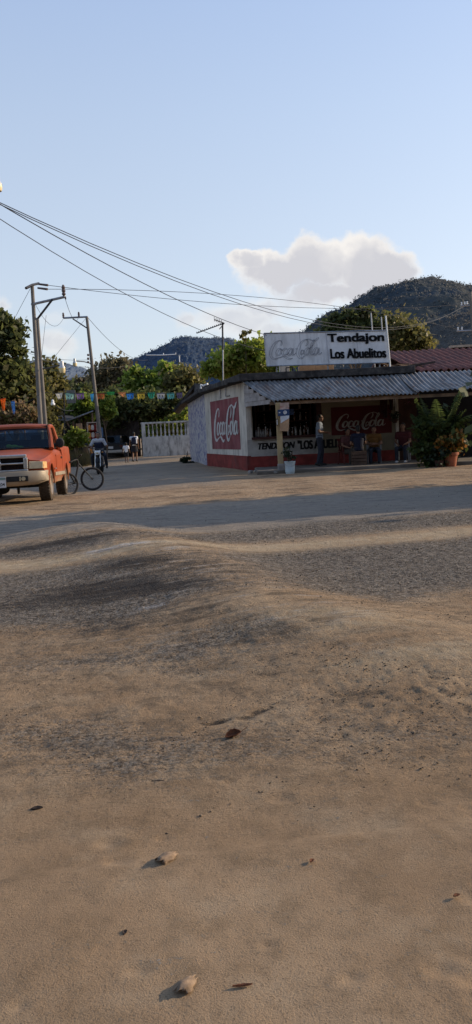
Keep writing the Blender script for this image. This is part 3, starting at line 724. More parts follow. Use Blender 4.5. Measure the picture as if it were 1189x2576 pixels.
# interior
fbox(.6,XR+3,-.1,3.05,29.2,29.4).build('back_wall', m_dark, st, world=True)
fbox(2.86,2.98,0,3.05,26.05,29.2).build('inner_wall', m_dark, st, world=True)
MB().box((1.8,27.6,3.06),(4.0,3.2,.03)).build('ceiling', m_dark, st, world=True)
sh = MB()
for z in (1.25,1.65,2.05,2.42): sh.box((1.75,27.0,z),(2.0,.34,.03))
for x in (.76,1.75,2.74): sh.box((x,27.0,1.2),(.04,.36,2.5))
sh.build('shelf_unit', m_sill, st, world=True)
# roof slab with its worn edge, and the eave at the back
rs = [Vector(p) for p in ((.22,25.45,0),(XR+.55,25.5,0),(XR+.7,34,0),(C2.x+.25,38.1,0),(C2.x-.35,38.0,0),(C1.x-.29,31.4,0))]
hts = [3.07,3.07,3.0,2.95,2.88,3.03]
MB().loft([[Vector((p.x,p.y,h)) for p,h in zip(rs,hts)],[Vector((p.x,p.y,h+d_)) for p,h,d_ in zip(rs,hts,(.24,.24,.2,.12,.12,.14))]]).build('roof_slab', m_tar, st, bevel=.02, world=True)
e = MB(); e.hexa([(-1.9,38.15,3.72),(-3.02,38.15,2.50),(-3.02,42,2.50),(-1.9,42,3.72)],[(-1.9,38.15,3.92),(-3.08,38.15,2.62),(-3.08,42,2.62),(-1.9,42,3.92)])
e.hexa([(-2.0,37.7,2.95),(.5,38.1,2.95),(.5,42,2.95),(-2.0,42,2.95)],[(-1.9,38.16,3.9),(.5,38.3,3.7),(.5,42,3.7),(-1.9,42,3.9)])
e.build('back_eave', m_tar, st, world=True)
MB().tube([PY(472,1055,38.1),PY(474,1100,38.1)],.05,8).build('downpipe', MT['darksteel'], st, world=True)
MB().tube([PY(516,966,31.2),PY(505,971,31.4),PY(499,968,31.4),PY(499,978,31.4)],.04,8).build('drain_spout', MT['white'], st, world=True)
# porch roof: corrugated sheets
m_corr = bpy.data.materials.new('corrugated_metal'); t = NT(m_corr)
n1 = t.noise(2.2,5,rough=.65,stretch=(2.5,.5,1)); n2 = t.noise(26,3)
c = t.mix(t.rng(n1,.35,.65), (.21,.21,.21), (.115,.11,.105)); c = t.mix(t.math('MULTIPLY', t.rng(t.noise(1.7,6,rough=.75,stretch=(1.5,.6,1)),.50,.64), .8), c, (.12,.075,.055))
t.bsdf(c, .6, .25, .3, t.bump(n2, .2, .012))
def corr(name, x0, x1, ya, za, yb, zb, skew, pitch=.155, amp=.024, xa0=None, mat=m_corr, tile=0):
    """sheet from its top edge (ya, za) down to its eave (yb, zb)"""
    n = int((x1-x0)/pitch*8); m = 14; V = []
    for j in range(m+1):
        q = j/m
        for i in range(n+1):
            x = x0+(x1-x0)*i/n; xx = x+skew*q
            if xa0 is not None: xx = x+skew*q*(1-i/n)
            z = za+(zb-za)*q+amp*math.cos(2*PI*(x-x0)/pitch)-.05*math.sin(q*PI)+.012*math.sin(x*2.3+q*4)
            if tile: z += .03*((q*tile) % 1)
            V.append((xx, ya+(yb-ya)*q, z))
    F = [(j*(n+1)+i,j*(n+1)+i+1,(j+1)*(n+1)+i+1,(j+1)*(n+1)+i) for j in range(m) for i in range(n)]
    b = MB(); b.add(V, F); o = b.build(name, mat, st, smooth=True, world=True, angle=180)
    s = o.modifiers.new('s','SOLIDIFY'); s.thickness = .012; return o
po = corr('porch_roof', .28, 5.75, 25.62, 3.05, 23.25, 2.27, .88, xa0=1)
corr('porch_roof', 5.62, 11.2, 25.70, 3.06, 23.2, 2.33, 0)
cf = MB(); cf.add([p-Vector((.12,0,0)) for p in (PY(655,990,24.4),PY(690,1008,23.24),PY(698,1020,23.2),PY(684,1013,23.6))],[(0,1,2,3)]); cf.build('bent_sheet_corner', m_corr, st, world=True)
bm = MB(); bm.box((6.1,23.42,2.19),(10.0,.07,.10)); bm.box((6.0,24.6,2.58),(10.2,.07,.10)); bm.build('porch_beam', MT['wood'], st, world=True)
# boarded gable end of the porch
g0 = Vector((.36,25.75,0)); g1 = Vector((1.12,23.45,0)); gd = MB()
rows = 5
for k in range(rows):
    za, zb = 2.20+.145*k, 2.20+.145*(k+1)-.008; q = [(1-.0*k), 1.0]
    f = max(.08, 1-.0*k); end = g0.lerp(g1, 1.0 if k == 0 else max(.15, 1.05-.22*k)); nn = Vector((-.95,-.31,0))*(.012*(k % 2))
    gd.hexa([g0+Vector((0,0,za))+nn,end+Vector((0,0,za-.02))+nn,end+Vector((.03,0,za-.02))+nn,g0+Vector((.03,0,za))+nn],[g0+Vector((0,0,zb))+nn,end+Vector((0,0,zb-.02))+nn,end+Vector((.03,0,zb-.02))+nn,g0+Vector((.03,0,zb))+nn])
gd.build('gable_boards', M('grey_boards',(.30,.28,.27),.9,.25,3,.3,dirt=(.14,.12,.11)), st, world=True)
# posts of the porch
m_post = M('yellow_post', (.36,.27,.14), .85, .12, 3, .15, dirt=(.30,.22,.13), damt=.5)
for x in (1.36, 8.6):
    b = MB(); b.box((x,23.3,1.24),(.17,.15,1.92)); p = b.build('porch_post', m_post, st, bevel=.012, world=True)
    MB().box((x+.01,23.3,.10),(.22,.2,.40)).build('post_footing', MT['concrete'], p, bevel=.03, world=True)
MB().box((5.1,24.45,.02),(9.0,2.6,.16)).build('porch_step', M('dusty_step',(.15,.125,.10),.9,.25,2,.3), st, bevel=.03, world=True)
kb = MB()
for i in range(14):
    kb.box((.55+.2*i+random.uniform(-.05,.05),23.6+random.uniform(-.5,.5)+(.8 if i < 3 else 0),.04),(random.uniform(.08,.3),random.uniform(.08,.2),random.uniform(.06,.14)),Matrix.Rotation(random.uniform(0,3),3,'Z'))
tag(kb.build('rubble', MT['concrete'], None, bevel=.02), 'broken concrete rubble lying at the foot of the red shop wall', 'rubble', kind='stuff')
# right hand part: dark doorway, wall, tiled roof
m_brown = M('brown_wall', (.055,.025,.018), .9, .3, 3, .2)
fbox(XR+.02,6.35,-.05,2.5,26.0,26.1).build('door', m_brown, st, bevel=.01, world=True)
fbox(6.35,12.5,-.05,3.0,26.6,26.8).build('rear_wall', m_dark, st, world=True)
# house behind with the red tiled roof
hs = thing('tiled_house', 'low house with a weathered red tiled roof beside the flat roofed shop', 'house', (9.5,30,0))
m_tile = bpy.data.materials.new('clay_tile'); t = NT(m_tile)
n1 = t.noise(1.6,5,rough=.65); n2 = t.noise(16,3)
c = t.mix(t.rng(n1,.35,.65), (.20,.075,.058), (.125,.058,.050)); c = t.mix(t.math('MULTIPLY', t.rng(n2,.55,.7), .5), c, (.30,.15,.11))
t.bsdf(c, .85, 0, .2, t.bump(n2,.3,.02))
o = corr('tiled_roof', 6.25, 15.0, 31.2, 4.33, 26.1, 3.13, .35, pitch=.26, amp=.05, mat=m_tile, tile=9); 
wv = [(p.co.x+st.location.x-hs.location.x, p.co.y+st.location.y-hs.location.y, p.co.z) for p in o.data.vertices]
for p, q in zip(o.data.vertices, wv): p.co = q
o.parent = hs
MB().hexa([(6.3,31.15,4.25),(15,31.15,4.25),(15,36,3.2),(6.3,36,3.2)],[(6.3,31.15,4.34),(15,31.15,4.34),(15,36,3.3),(6.3,36,3.3)]).build('back_slope', m_tile, hs, world=True)
MB().box((10.6,31.5,1.5),(8.6,8.2,3.2)).build('house_wall', m_brown, hs, world=True)
rc = MB()
for i in range(6): rc.box((9.6+i*.85,31.2,4.42),(.8,.35,.09),Matrix.Rotation(R(random.uniform(-1,1)),3,'Y'))
rc.build('ridge_cap', M('pale_ridge',(.42,.33,.24),.9,.15,3,.2), hs, world=True)
# ------------------------------------------------------------------ roof sign
sg = thing('shop_sign', 'long white sign board with black shop name standing on the flat shop roof', 'sign', (PY(822,925,26.6).x,26.6,3.3))
tl,tr_,bl,br = PY(664.5,838.5,26.8),PY(973,831.5,26.4),PY(672,921,26.8),PY(982,912,26.4)
m_sign = M('sign_board', (.66,.655,.66), .6, .08, 1.5, .03, dirt=(.33,.32,.32), damt=.55, dscale=1.3, stretch=(2,2,.5))
sx_ = (tr_-tl); sn = sx_.cross(tl-bl).normalized(); sn = sn if sn.y > 0 else -sn
MB().hexa([bl,br,br+sn*.07,bl+sn*.07],[tl,tr_,tr_+sn*.07,tl+sn*.07]).build('board', m_sign, sg, world=True)
fr = MB()
for a,b_ in ((tl,tr_),(bl,br),(tl,bl),(tr_,br)): fr.tube([a-sn*.005,b_-sn*.005],.022,6)
fr.build('frame', MT['steel'], sg, world=True)
sq = lambda u,v: (tl.lerp(tr_,u)).lerp(bl.lerp(br,u),v)-sn*.0
m_seam = M('seam', (.42,.42,.45), .7, .1, 3, 0); m_line = M('pencil_line', (.13,.13,.15), .8, .1, 3, 0)
for u,w in ((.29,.012),(.505,.02),(.75,.010)): MB().add([sq(u,.02)-sn*.022,sq(u+w*.35,.02)-sn*.022,sq(u+w*.35,.98)-sn*.022,sq(u,.98)-sn*.022],[(0,3,2,1)]).build('panel_seam', m_seam, sg, world=True)
for a,b_ in (((.0,.22),(.07,.0)),((.0,.72),(.09,1.0))):
    A,B = sq(*a)-sn*.022, sq(*b_)-sn*.022; w = (tl-bl).normalized()*.008; MB().add([A,B,B+w,A+w],[(0,1,2,3)]).build('panel_seam', m_seam, sg, world=True)
script(sq(.035,.80), sx_, tl-bl, 1.85, .72, m_line, sg, lift=.025, outline=.019, fat=.9)
text('Tendajon', sq(.515,.40), sx_, tl-bl, (tr_-tl).length*.46, (tl-bl).length*.335, m_blk, sg, fat=.055, lift=.03)
text('Los Abuelitos', sq(.525,.83), sx_, tl-bl, (tr_-tl).length*.455, (tl-bl).length*.30, m_blk, sg, fat=.055, lift=.03)
for u in (.08,.5,.92): MB().box(sq(u,1.0)+sn*.12+Vector((0,0,-.15)),(.05,.05,.9)).build('sign_leg', MT['steel'], sg, world=True)
def pole_px(name, label, x0,y0,x1,y1,Y,r,mat,cat='pole', group=None):
    a,b_ = PY(x1,y1,Y),PY(x0,y0,Y); tt = thing(name,label,cat,a,0,group)
    MB().tube([a,b_],r,8).build('shaft', mat, tt, world=True)
    MB().box(a+Vector((0,0,.02)),(r*5,r*5,.03)).build('foot_plate', mat, tt, world=True); return tt
pole_px('metal_pole','thin white metal pole rising at the right end of the roof sign',971,794,983,930,26.3,.028,MT['white'],group='thin poles behind the roof sign')
pole_px('metal_pole','thin pale metal pole rising above the sign beside the letter o',934,787,944,928,27.4,.024,MT['steel'],group='thin poles behind the roof sign')
pole_px('metal_pole','short grey metal pole just inside the right end of the roof sign',960,797,968,928,27.6,.022,MT['steel'],group='thin poles behind the roof sign')
# things lying on the roof
m_card = M('cardboard', (.42,.27,.16), .9, .12, 4, .1, dirt=(.25,.16,.1))
for i,(x0,x1,y0,y1) in enumerate(((752,793,921,937),(795,840,920,936))):
    a = PY(x0,y1,27.6); b_ = PY(x1,y0,27.6)
    tt = thing('cardboard_box', 'brown cardboard box on the roof under the sign, %s one' % ('left' if i == 0 else 'right'), 'box', ((a.x+b_.x)/2,27.6,3.28),R(4*(1-2*i)),'cardboard boxes on the roof')
    w = b_.x-a.x-.02; h = b_.z-3.26
    MB().box((0,0,h/2),(w,.4,h)).build('carton', m_card, tt, bevel=.006)
    MB().box((0,0,h+.004),(.06,.39,.006)).build('packing_tape', M('tape',(.3,.22,.15),.5,.1,3,0), tt)
a = PY(729,938,27.4); tt = thing('metal_crate', 'small black wire crate standing on the roof left of the cardboard boxes', 'crate', (a.x,27.4,3.28))
b = MB()
for sx in (-.12,.12):
    for sy in (-.12,.12): b.box((sx,sy,.16),(.025,.025,.32))
for z in (.02,.16,.31):
    for s in (-.12,.12): b.box((s,0,z),(.02,.26,.02)); b.box((0,s,z),(.26,.02,.02))
b.build('wire_frame', MT['darksteel'], tt)
a = PY(1000,930,27.2); tt = thing('scrap_pile', 'heap of dark scrap boards lying on the roof right of the sign', 'scrap heap', (a.x,27.2,3.29)); b = MB()
for i in range(20):
    b.box((random.uniform(-.75,.75),random.uniform(-.3,.3),.03+.22*random.random()),(random.uniform(.3,.9),random.uniform(.06,.16),.035),Matrix.Rotation(random.uniform(-.5,.5),3,'Z')@Matrix.Rotation(random.uniform(-.22,.22),3,'Y'))
b.build('board_heap', MT['wood'], tt)
MB().box((.7,-.1,.15),(1.3,.1,.07),Matrix.Rotation(R(-6),3,'Y')).build('loose_beam', M('burnt_wood',(.05,.04,.035),.9,.3,4,.2), tt)
a = PY(717,938,28); MB_ = fbox(a.x-.18,a.x+.18,3.27,3.75,28,28.4)
wtk = thing('water_tank', 'pale block of a low parapet on the roof below the sign', 'parapet', (a.x,28.2,3.27)); MB_.build('block', m_wall, wtk, bevel=.02, world=True)
# television aerial
A0 = PY(562,957,29.5); A1 = PY(560.5,811,29.5)
an = thing('tv_aerial', 'television aerial on a thin mast above the left end of the shop roof', 'aerial', A0)
MB().tube([A0,PY(561.5,880,29.5)],.028,8).build('mast', MT['steel'], an, world=True); MB().tube([PY(561.5,880,29.5),A1],.034,8).build('mast', MT['darksteel'], an, world=True)
bt = MB(); P,Q = PY(496,838,29.2),PY(565,813,29.5); bt.tube([P,Q],.022,6)
for k in range(14):
    c_ = P.lerp(Q,k/14); hl = .05+.10*(k/14); bt.tube([c_+Vector((-.3,1,0))*hl*-1,c_+Vector((-.3,1,0))*hl],.010,5); bt.box(c_+Vector((0,0,.02)),(.03,.03,.06))
P2 = PY(540,804,29.1); bt.tube([P2,Q],.020,6)
for k in range(5):
    c_ = P2.lerp(Q,k/5.5); bt.tube([c_+Vector((0,0,-.07)),c_+Vector((0,0,.10))],.010,5)
P3 = PY(553,828,29.4); bt.tube([P3,Q],.018,6)
bt.build('antenna_boom', MT['darksteel'], an, world=True)
# ------------------------------------------------------------------ things on and around the porch
def poster(name,label,cat,px,Y,mat,ang=0,th=.012):
    pts = [PY(x,y,Y) for x,y in px]; o = thing(name,label,cat,pts[0]); MB().slab(pts,(0,1,0),th).build('sheet', mat, o, world=True); return o
m_blue = M('blue_board', (.02,.045,.11), .5, .15, 4, 0); m_pale = M('pale_paper', (.50,.52,.54), .85, .1, 5, .1); m_pink = M('faded_poster', (.42,.32,.27), .85, .25, 9, .1, dirt=(.35,.08,.06), dscale=12)
poster('poster','faded pinkish poster at the top of the yellow porch post','poster',[(705,1014),(728,1012),(728,1030),(705,1031)],23.16,m_pink)
pb = poster('blue_sign','dark blue sign with a white ring hanging on the yellow porch post','sign',[(699,1031),(729,1029),(729,1045),(700,1047)],23.13,m_blue)
c_ = PY(718,1037.5,23.12); MB().torus(c_,(0,1,0),.045,.010,20,6).ball(c_,(.022,.004,.022),8,6).build('white_ring', MT['white'], pb, world=True)
MB().box(PY(704,1038,23.12),(.05,.004,.03)).build('pale_lettering', m_pale, pb, world=True)
poster('blue_sign','small dark blue sign beyond the yellow porch post, behind the ringed one','sign',[(730,1029),(740,1028),(740,1043),(730,1044)],24.2,m_blue)
poster('torn_paper','torn bluish white paper on the cardboard under the blue sign','paper',[(706,1047),(728,1045),(728,1052),(716,1059),(707,1065)],23.10,m_pale,th=.006)
poster('cardboard_sheet','brown cardboard sheet tied to the yellow porch post under the blue sign','cardboard',[(706,1047),(728.5,1045),(727.5,1075),(726,1085),(704,1084)],23.12,m_card)
b = MB(); b.box(PY(698,1062,23.18),(.05,.03,.20)); nt_ = thing('notice_card','narrow black and white notice on the left edge of the yellow porch post','notice',PY(698,1062,23.18)); b.build('card', m_blk, nt_, world=True)
MB().box(PY(698,1062,23.15),(.02,.012,.16)).build('white_strip', MT['white'], nt_, world=True)
# bucket with a plant
a = Vector((1.74,22.95,gz(1.74,22.95)))
bk = thing('bucket', 'pale blue plastic bucket at the foot of the yellow porch post', 'bucket', a)
MB().lathe((0,0,0),(0,0,1),[(.135,0),(.165,.36),(.178,.36),(.178,.385),(.155,.385),(.15,.05)],20,True).build('pail', M('pale_plastic',(.42,.50,.52),.5,.1,4,.05,dirt=(.3,.3,.28)), bk, smooth=True)
hb = [Vector((.175*math.cos(q),.02,.36-.13*math.sin(q))) for q in [PI*i/10 for i in range(11)]]
MB().tube([p+Vector((0,-.17*math.sin(PI*i/10),0)) for i,p in enumerate(hb)],.006,5).build('handle', MT['steel'], bk)
m_dkleaf = leaf_mat('dark_leaf', (.015,.028,.014), (.035,.055,.022), .2)
pt = thing('plant', 'thin dark bushy plant growing out of the pale blue bucket', 'plant', a+Vector((0,0,.3)))
b = MB()
for i in range(16):
    q = random.uniform(0,6.28); r_ = random.uniform(.02,.16); b.tube([(0.03*math.cos(q),.03*math.sin(q),0),(r_*.6*math.cos(q),r_*.6*math.sin(q),.22),(r_*math.cos(q),r_*math.sin(q),random.uniform(.3,.55))],.006,4)
b.build('stem', MT['bark'], pt)
V,F = leaves([(0,0,.35,.17,.15,.25)],260,.07,5,14,.4); np_mesh('leaf_cluster',V,F,m_dkleaf,pt)
# bottles
m_bot = [M('clear_bottle',(.16,.15,.14),.3,.1,3,0,spec=.6), M('brown_bottle',(.09,.04,.02),.2,.1,3,0,spec=.6), M('pale_bottle',(.22,.19,.16),.35,.1,3,0,spec=.6)]
def bottle(x,y,z,h,mi,lab,grp):
    o = thing('bottle',lab,'bottle',(x,y,z),0,grp); r_ = h*.15
    MB().lathe((0,0,0),(0,0,1),[(r_*.9,0),(r_,.02),(r_,h*.58),(r_*.38,h*.78),(r_*.34,h)],10).build('glass', m_bot[mi], o, smooth=True)
    MB().lathe((0,0,h*.985),(0,0,1),[(r_*.42,0),(r_*.42,h*.06)],8).build('cap', MT['white'] if mi else m_mural2, o)
    return o
for i,x in enumerate((.72,.80,.89,.97,1.06,1.13,1.22)): bottle(x+.12,26.05,1.14,.26+.06*(i%3==1),(0,2,0,0,2,1,0)[i],'bottle on the shop counter left of the yellow porch post','bottles on the counter left of the post')
for i,x in enumerate((1.85,2.0,2.12,2.28,2.42,2.55)): bottle(x+.12,26.08,1.14,.30-.04*(i%2),(0,1,0,2,1,0)[i],'bottle on the shop counter right of the yellow porch post','bottles on the counter right of the post')
for z in (1.265,1.665,2.065):
    for i in range(9):
        if random.random() < .8: bottle(.98+i*.21+(.04 if i>4 else 0),26.92,z,random.uniform(.24,.32),random.choice((0,1,1,2)),'bottle on the dark shelves inside the shop','bottles on the shelves inside the shop')
# hanging plants
def hanging(name,label,px,py,Y,leafm,seed,r_=.2,top=2.5):
    c_ = PY(px,py,Y); o = thing(name,label,'hanging plant',c_)
    MB().lathe((0,0,-.16),(0,0,1),[(.07,0),(.12,.14),(.13,.14),(.11,.13)],12).build('pot', m_brown, o)
    w = MB()
    for k in range(3): w.tube([(.12*math.cos(k*2.1),.12*math.sin(k*2.1),-.02),(0,0,top-c_.z)],.004,4)
    w.build('hanger', MT['wire'], o)
    V,F = leaves([(0,0,.05,r_,r_,r_*.9)],240,.07,seed,12,.45); np_mesh('foliage',V,F,leafm,o)
m_pinkl = leaf_mat('pink_flower', (.35,.06,.16), (.45,.12,.25), .3, 3, (.05,.09,.03), .5)
hanging('hanging_basket','dark leafy plant hanging in front of the right end of the red porch mural',994,1052,25.2,m_dkleaf,8,.16)
hanging('hanging_basket','pink flowering plant hanging under the porch roof left of the palm',1041,1004,23.9,m_pinkl,9,.15,2.55)
cl = MB()
for i,(x,y0,y1) in enumerate(((962,1003,1040),(970,1002,1052),(985,1003,1032))):
    p = PY(x,y0,25.6); q = PY(x,y1,25.6)
    o = thing('hanging_cloth','brown cloth hanging over the right end of the red porch mural','cloth',p,0,'cloths hanging by the porch mural')
    V = []; n = 8
    for j in range(7):
        for k in range(n+1):
            u = k/n-.5; z = (q.z-p.z)*j/6; V.append((u*(.14-.02*j*(i-1)*.3),.025*math.sin(k*2.2+i)+.01*j,z))
    b = MB(); b.add(V,[(j*(n+1)+k,j*(n+1)+k+1,(j+1)*(n+1)+k+1,(j+1)*(n+1)+k) for j in range(6) for k in range(n)]); b.build('fabric', m_sill, o, smooth=True)
    MB().tube([(-.07,0,0),(.07,0,0)],.008,5).build('peg_rail', MT['wood'], o)
# palm
pm = thing('palm', 'bushy green palm growing in front of the dark porch', 'palm', (6.38,22.9,gz(6.38,22.9)))
m_palm = leaf_mat('palm_leaf', (.032,.055,.014), (.085,.110,.030), .3, 1.5)
m_yel = leaf_mat('croton_leaf', (.24,.17,.04), (.34,.14,.035), .35, 4, (.10,.12,.03), .35)
def frond(o, d, L, droop, lift, n=16, w=.35):
    """feather leaf: a curved rib and leaflets; returns MB"""
    b = MB(); pts = []
    for i in range(n+1):
        s = i/n; pts.append(o+d*(L*s*(1-.25*s*droop))+Vector((0,0,lift*s-droop*L*.75*s*s)))
    b.tube(pts,[.018*(1-.8*i/n) for i in range(n+1)],5)
    sd = d.cross(Vector((0,0,1))).normalized()
    for i in range(2, n+1):
        for k in (0,.5):
            s = min(1,(i-k)/n); p = pts[i-1].lerp(pts[i],1-k) if k else pts[i]; ll = w*math.sin(PI*min(1,.12+s*.85))+.05
            t_ = (pts[i]-pts[i-1]).normalized()
            for sg_ in (-1,1):
                e_ = p+sd*sg_*ll*.8+t_*ll*.55+Vector((0,0,-ll*.45+random.uniform(-.05,.05))); m_ = p.lerp(e_,.45)+Vector((0,0,.05*ll)); q_ = t_*.015
                b.add([p-q_,m_-q_*1.2,e_,m_+q_*1.2,p+q_],[(0,1,3,4),(1,2,3)])
    return b
MB().tube([(0,0,-.1),(.05,.02,.4),(.0,.05,.85)],[.14,.12,.10],9).build('trunk', MT['bark'], pm, smooth=True)
g = random.Random(4)
for i in range(52):
    a_ = g.uniform(0,6.28); el_ = g.uniform(.1,1.35); d = Vector((math.cos(a_)*math.cos(el_),math.sin(a_)*math.cos(el_)*.7,0)).normalized()
    frond(Vector((g.uniform(-.1,.1),0,.55+g.uniform(-.25,.35))), d, g.uniform(.65,1.12), .55+.4*(1-el_/1.4), .30+1.65*el_/1.35, w=.25).build('frond', m_palm, pm)
for i in range(3):
    frond(Vector((0,0,.9)), Vector((1,-.25*i,0)).normalized(), 1.15+.06*i, .75, 1.15+.1*i, w=.3).build('frond', m_palm, pm)
V,F = leaves([(-.15,0,.35,.55,.35,.45),(-.45,.1,.6,.35,.3,.5),(.3,.1,.9,.5,.35,.5),(0,.1,1.3,.6,.35,.5)],1500,.20,66,60,.4); np_mesh('undergrowth',V,F,m_palm,pm)
ct = thing('potted_croton', 'orange and yellow leaved plant in a terracotta pot right of the palm', 'potted plant', (6.62,22.55,gz(6.62,22.55)))
MB().lathe((0,0,0),(0,0,1),[(.15,0),(.21,.36),(.24,.36),(.24,.44),(.20,.44),(.19,.38)],18).build('pot', M('terracotta',(.33,.10,.045),.8,.2,4,.15,dirt=(.2,.12,.09)), ct, smooth=True)
V,F = leaves([(0,0,.72,.34,.3,.24),(-.25,-.05,.62,.2,.2,.2),(.2,0,.8,.2,.2,.2)],520,.15,6,26,.45); np_mesh('foliage',V,F,m_yel,ct)
lp = thing('potted_plant', 'low dark leafy plant in a small pot left of the terracotta pot', 'potted plant', (6.22,22.4,gz(6.22,22.4)))
MB().lathe((0,0,0),(0,0,1),[(.10,0),(.14,.22),(.15,.22),(.13,.2)],14).build('pot', m_brown, lp)
V,F = leaves([(0,0,.38,.30,.25,.22)],300,.11,16,14,.45); np_mesh('foliage',V,F,m_dkleaf,lp)
# everything of the shop was laid out a hand's breadth too far left
st.location.x += .12
# trees beyond the right edge of the view; only their long shadow reaches the road
m_shade = leaf_mat('shade_tree_leaf', (.04,.056,.02), (.115,.13,.042), .3, .8)
for lab_, x_, y_, k_ in (('dense round tree just beyond the right edge, nearest the road',7.5,15.3,0),('dense tree beyond the right edge behind the nearest one',9.9,15.9,1),('tall dense tree farthest beyond the right edge',12.6,15.4,2)):
    tree(lab_,(x_,y_,gz(x_,y_)),5,[(x_,y_,2.5,1.55,1.15,1.75),(x_+.5,y_+.2,3.3,1.0,.9,1.0),(x_-.4,y_,1.4,1.2,1.0,1.1)],4200,.34,m_shade,MT['bark'],300+k_,clumps=120,spread=.42,group='shade trees beyond the right edge')
# ------------------------------------------------------------------ pickup truck
m_or = bpy.data.materials.new('orange_paint'); t = NT(m_or)
n1 = t.noise(2.2,4); n2 = t.noise(.9,5,rough=.65)
gp = t.n('ShaderNodeNewGeometry'); sz = t.n('ShaderNodeSeparateXYZ'); t.l(gp.outputs['Position'], sz.inputs[0])
c = t.mix(t.rng(n1,.3,.7), (.25,.045,.013), (.31,.060,.018))
c = t.mix(t.math('MULTIPLY', t.rng(n2,.4,.65), .35), c, (.215,.085,.05))
c = t.mix(t.math('MULTIPLY', t.rng(sz.outputs[2],.75,.25), t.rng(n1,.25,.6)), c, (.30,.19,.11))
pb_ = t.bsdf(c, .5, 0, .18); pb_.inputs['Coat Weight'].default_value = .04; pb_.inputs['Coat Roughness'].default_value = .25
m_bump = M('dusty_bumper', (.33,.275,.205), .55, .2, 3, .08, metal=.2, dirt=(.30,.19,.10), damt=.6, dscale=3)
m_tyre = M('dusty_tyre', (.045,.036,.028), .9, .35, 6, .4, dirt=(.16,.115,.075), damt=.6, dscale=4)
m_lens = M('headlight_lens', (.45,.36,.22), .2, .15, 5, .1, spec=.7)
m_rim = M('steel_rim', (.42,.34,.26), .45, .15, 6, .1, metal=.5, dirt=(.25,.16,.09))
m_undr = M('underbody', (.022,.020,.018), .9, .3, 6, .1)
def wheel(parent, c, r_, w, mat=m_tyre, rim=m_rim, out=1, blocks=True):
    """wheel about the x axis; outer face towards out"""
    c = Vector(c); wb_ = MB()
    wb_.lathe(c-Vector((w/2,0,0)), (1,0,0), [(r_*.60,0),(r_*.66,-.005),(r_*.86,.0),(r_*.965,w*.12),(r_*.985,w*.3),(r_*.985,w*.7),(r_*.965,w*.88),(r_*.86,w),(r_*.66,w+.005),(r_*.60,w)], 36, False)
    if blocks:
        for k in range(34):
            a = 2*PI*k/34; rot = Matrix.Rotation(a,3,'X')
            for j,u in enumerate((-.36,-.12,.12,.36)):
                p = Vector((u*w,0,r_*(.985 if abs(u) < .3 else .975))); p2 = Matrix.Rotation(a+(.09 if j%2 else 0),3,'X') @ p
                wb_.box(c+p2,(w*.19,r_*.12,r_*.045),Matrix.Rotation(a+(.09 if j%2 else 0),3,'X'))
    ty = wb_.build('wheel', None, parent, smooth=True); ty.data.materials.append(mat)
    rb = MB(); o_ = c+Vector((out*w*.5,0,0))
    rb.lathe(o_-Vector((out*.10,0,0)), (out,0,0), [(r_*.62,0),(r_*.62,.10),(r_*.58,.105),(r_*.53,.06),(r_*.28,.05),(r_*.25,.085),(r_*.10,.09),(.0,.09)], 28, False)
    for k in range(8):
        a = 2*PI*k/8; rb.ball(o_+Vector((-out*.03,math.cos(a)*r_*.40,math.sin(a)*r_*.40)),(.012,.035,.035),6,4)
    rb.build('rim', rim, ty, smooth=True)
    return ty
tk = thing('pickup_truck', 'dusty orange pickup truck with a chrome grille parked at the left edge', 'pickup truck', (0,0,0))
def mirror_ring(y, half): return [Vector((x,y,z)) for x,z in half]+[Vector((-x,y,z)) for x,z in half[::-1] if x > 0]
S = [(.16,[(0,1.045),(.48,1.035),(.60,.99),(.66,.95),(.86,.925),(.94,.84),(.95,.62),(.90,.55)]),
     (.32,[(0,1.08),(.50,1.07),(.62,1.02),(.70,.975),(.90,.955),(.985,.86),(1.0,.60),(.95,.50)]),
     (.75,[(0,1.13),(.54,1.12),(.67,1.06),(.76,1.01),(.92,.99),(1.0,.90),(1.01,.60),(.96,.46)]),
     (1.25,[(0,1.18),(.60,1.17),(.74,1.11),(.83,1.07),(.94,1.05),(1.0,.95),(1.01,.60),(.96,.42)]),
     (1.62,[(0,1.22),(.66,1.21),(.81,1.17),(.88,1.14),(.95,1.11),(1.0,1.0),(1.0,.60),(.95,.40)]),
     (1.85,[(0,1.225),(.70,1.225),(.86,1.215),(.92,1.19),(.965,1.14),(1.0,1.0),(1.0,.60),(.95,.40)]),
     (3.28,[(0,1.225),(.70,1.225),(.86,1.215),(.92,1.19),(.965,1.14),(1.0,1.0),(1.0,.60),(.95,.40)])]
bd = MB(); bd.loft([mirror_ring(y,h) for y,h in S]); body = bd.build('body', m_or, tk, smooth=True, angle=28)
def cut(o, cyls):
    hid = []
    for (y,z,r_) in cyls:
        b = MB(); b.lathe((-1.3,y,z),(1,0,0),[(r_,0),(r_,2.6)],32); h = b.build('cutter', None, None); hid.append(h)
        md = o.modifiers.new('b','BOOLEAN'); md.object = h; md.operation = 'DIFFERENCE'; md.solver = 'EXACT'
    baked(o)
    for h in hid: bpy.data.objects.remove(h)
cut(body, [(.92,.40,.455)])
body.data.set_sharp_from_angle(angle=R(30))
bed = MB(); U = [(-1.0,.55),(-1.0,1.05),(-.985,1.26),(-.96,1.30),(-.88,1.30),(-.86,.75),(.86,.75),(.88,1.30),(.96,1.30),(.985,1.26),(1.0,1.05),(1.0,.55),(.93,.45),(-.93,.45)]
bed.loft([[Vector((x,y,z)) for x,z in U] for y in (3.31,3.8,4.6,5.28)]); bedo = bed.build('bed', m_or, tk, smooth=True, angle=28); cut(bedo, [(4.02,.40,.45)])
MB().box((0,3.34,1.02),(1.74,.04,.54)).box((0,5.26,1.0),(1.76,.05,.56)).build('tailgate', m_or, tk, bevel=.01)
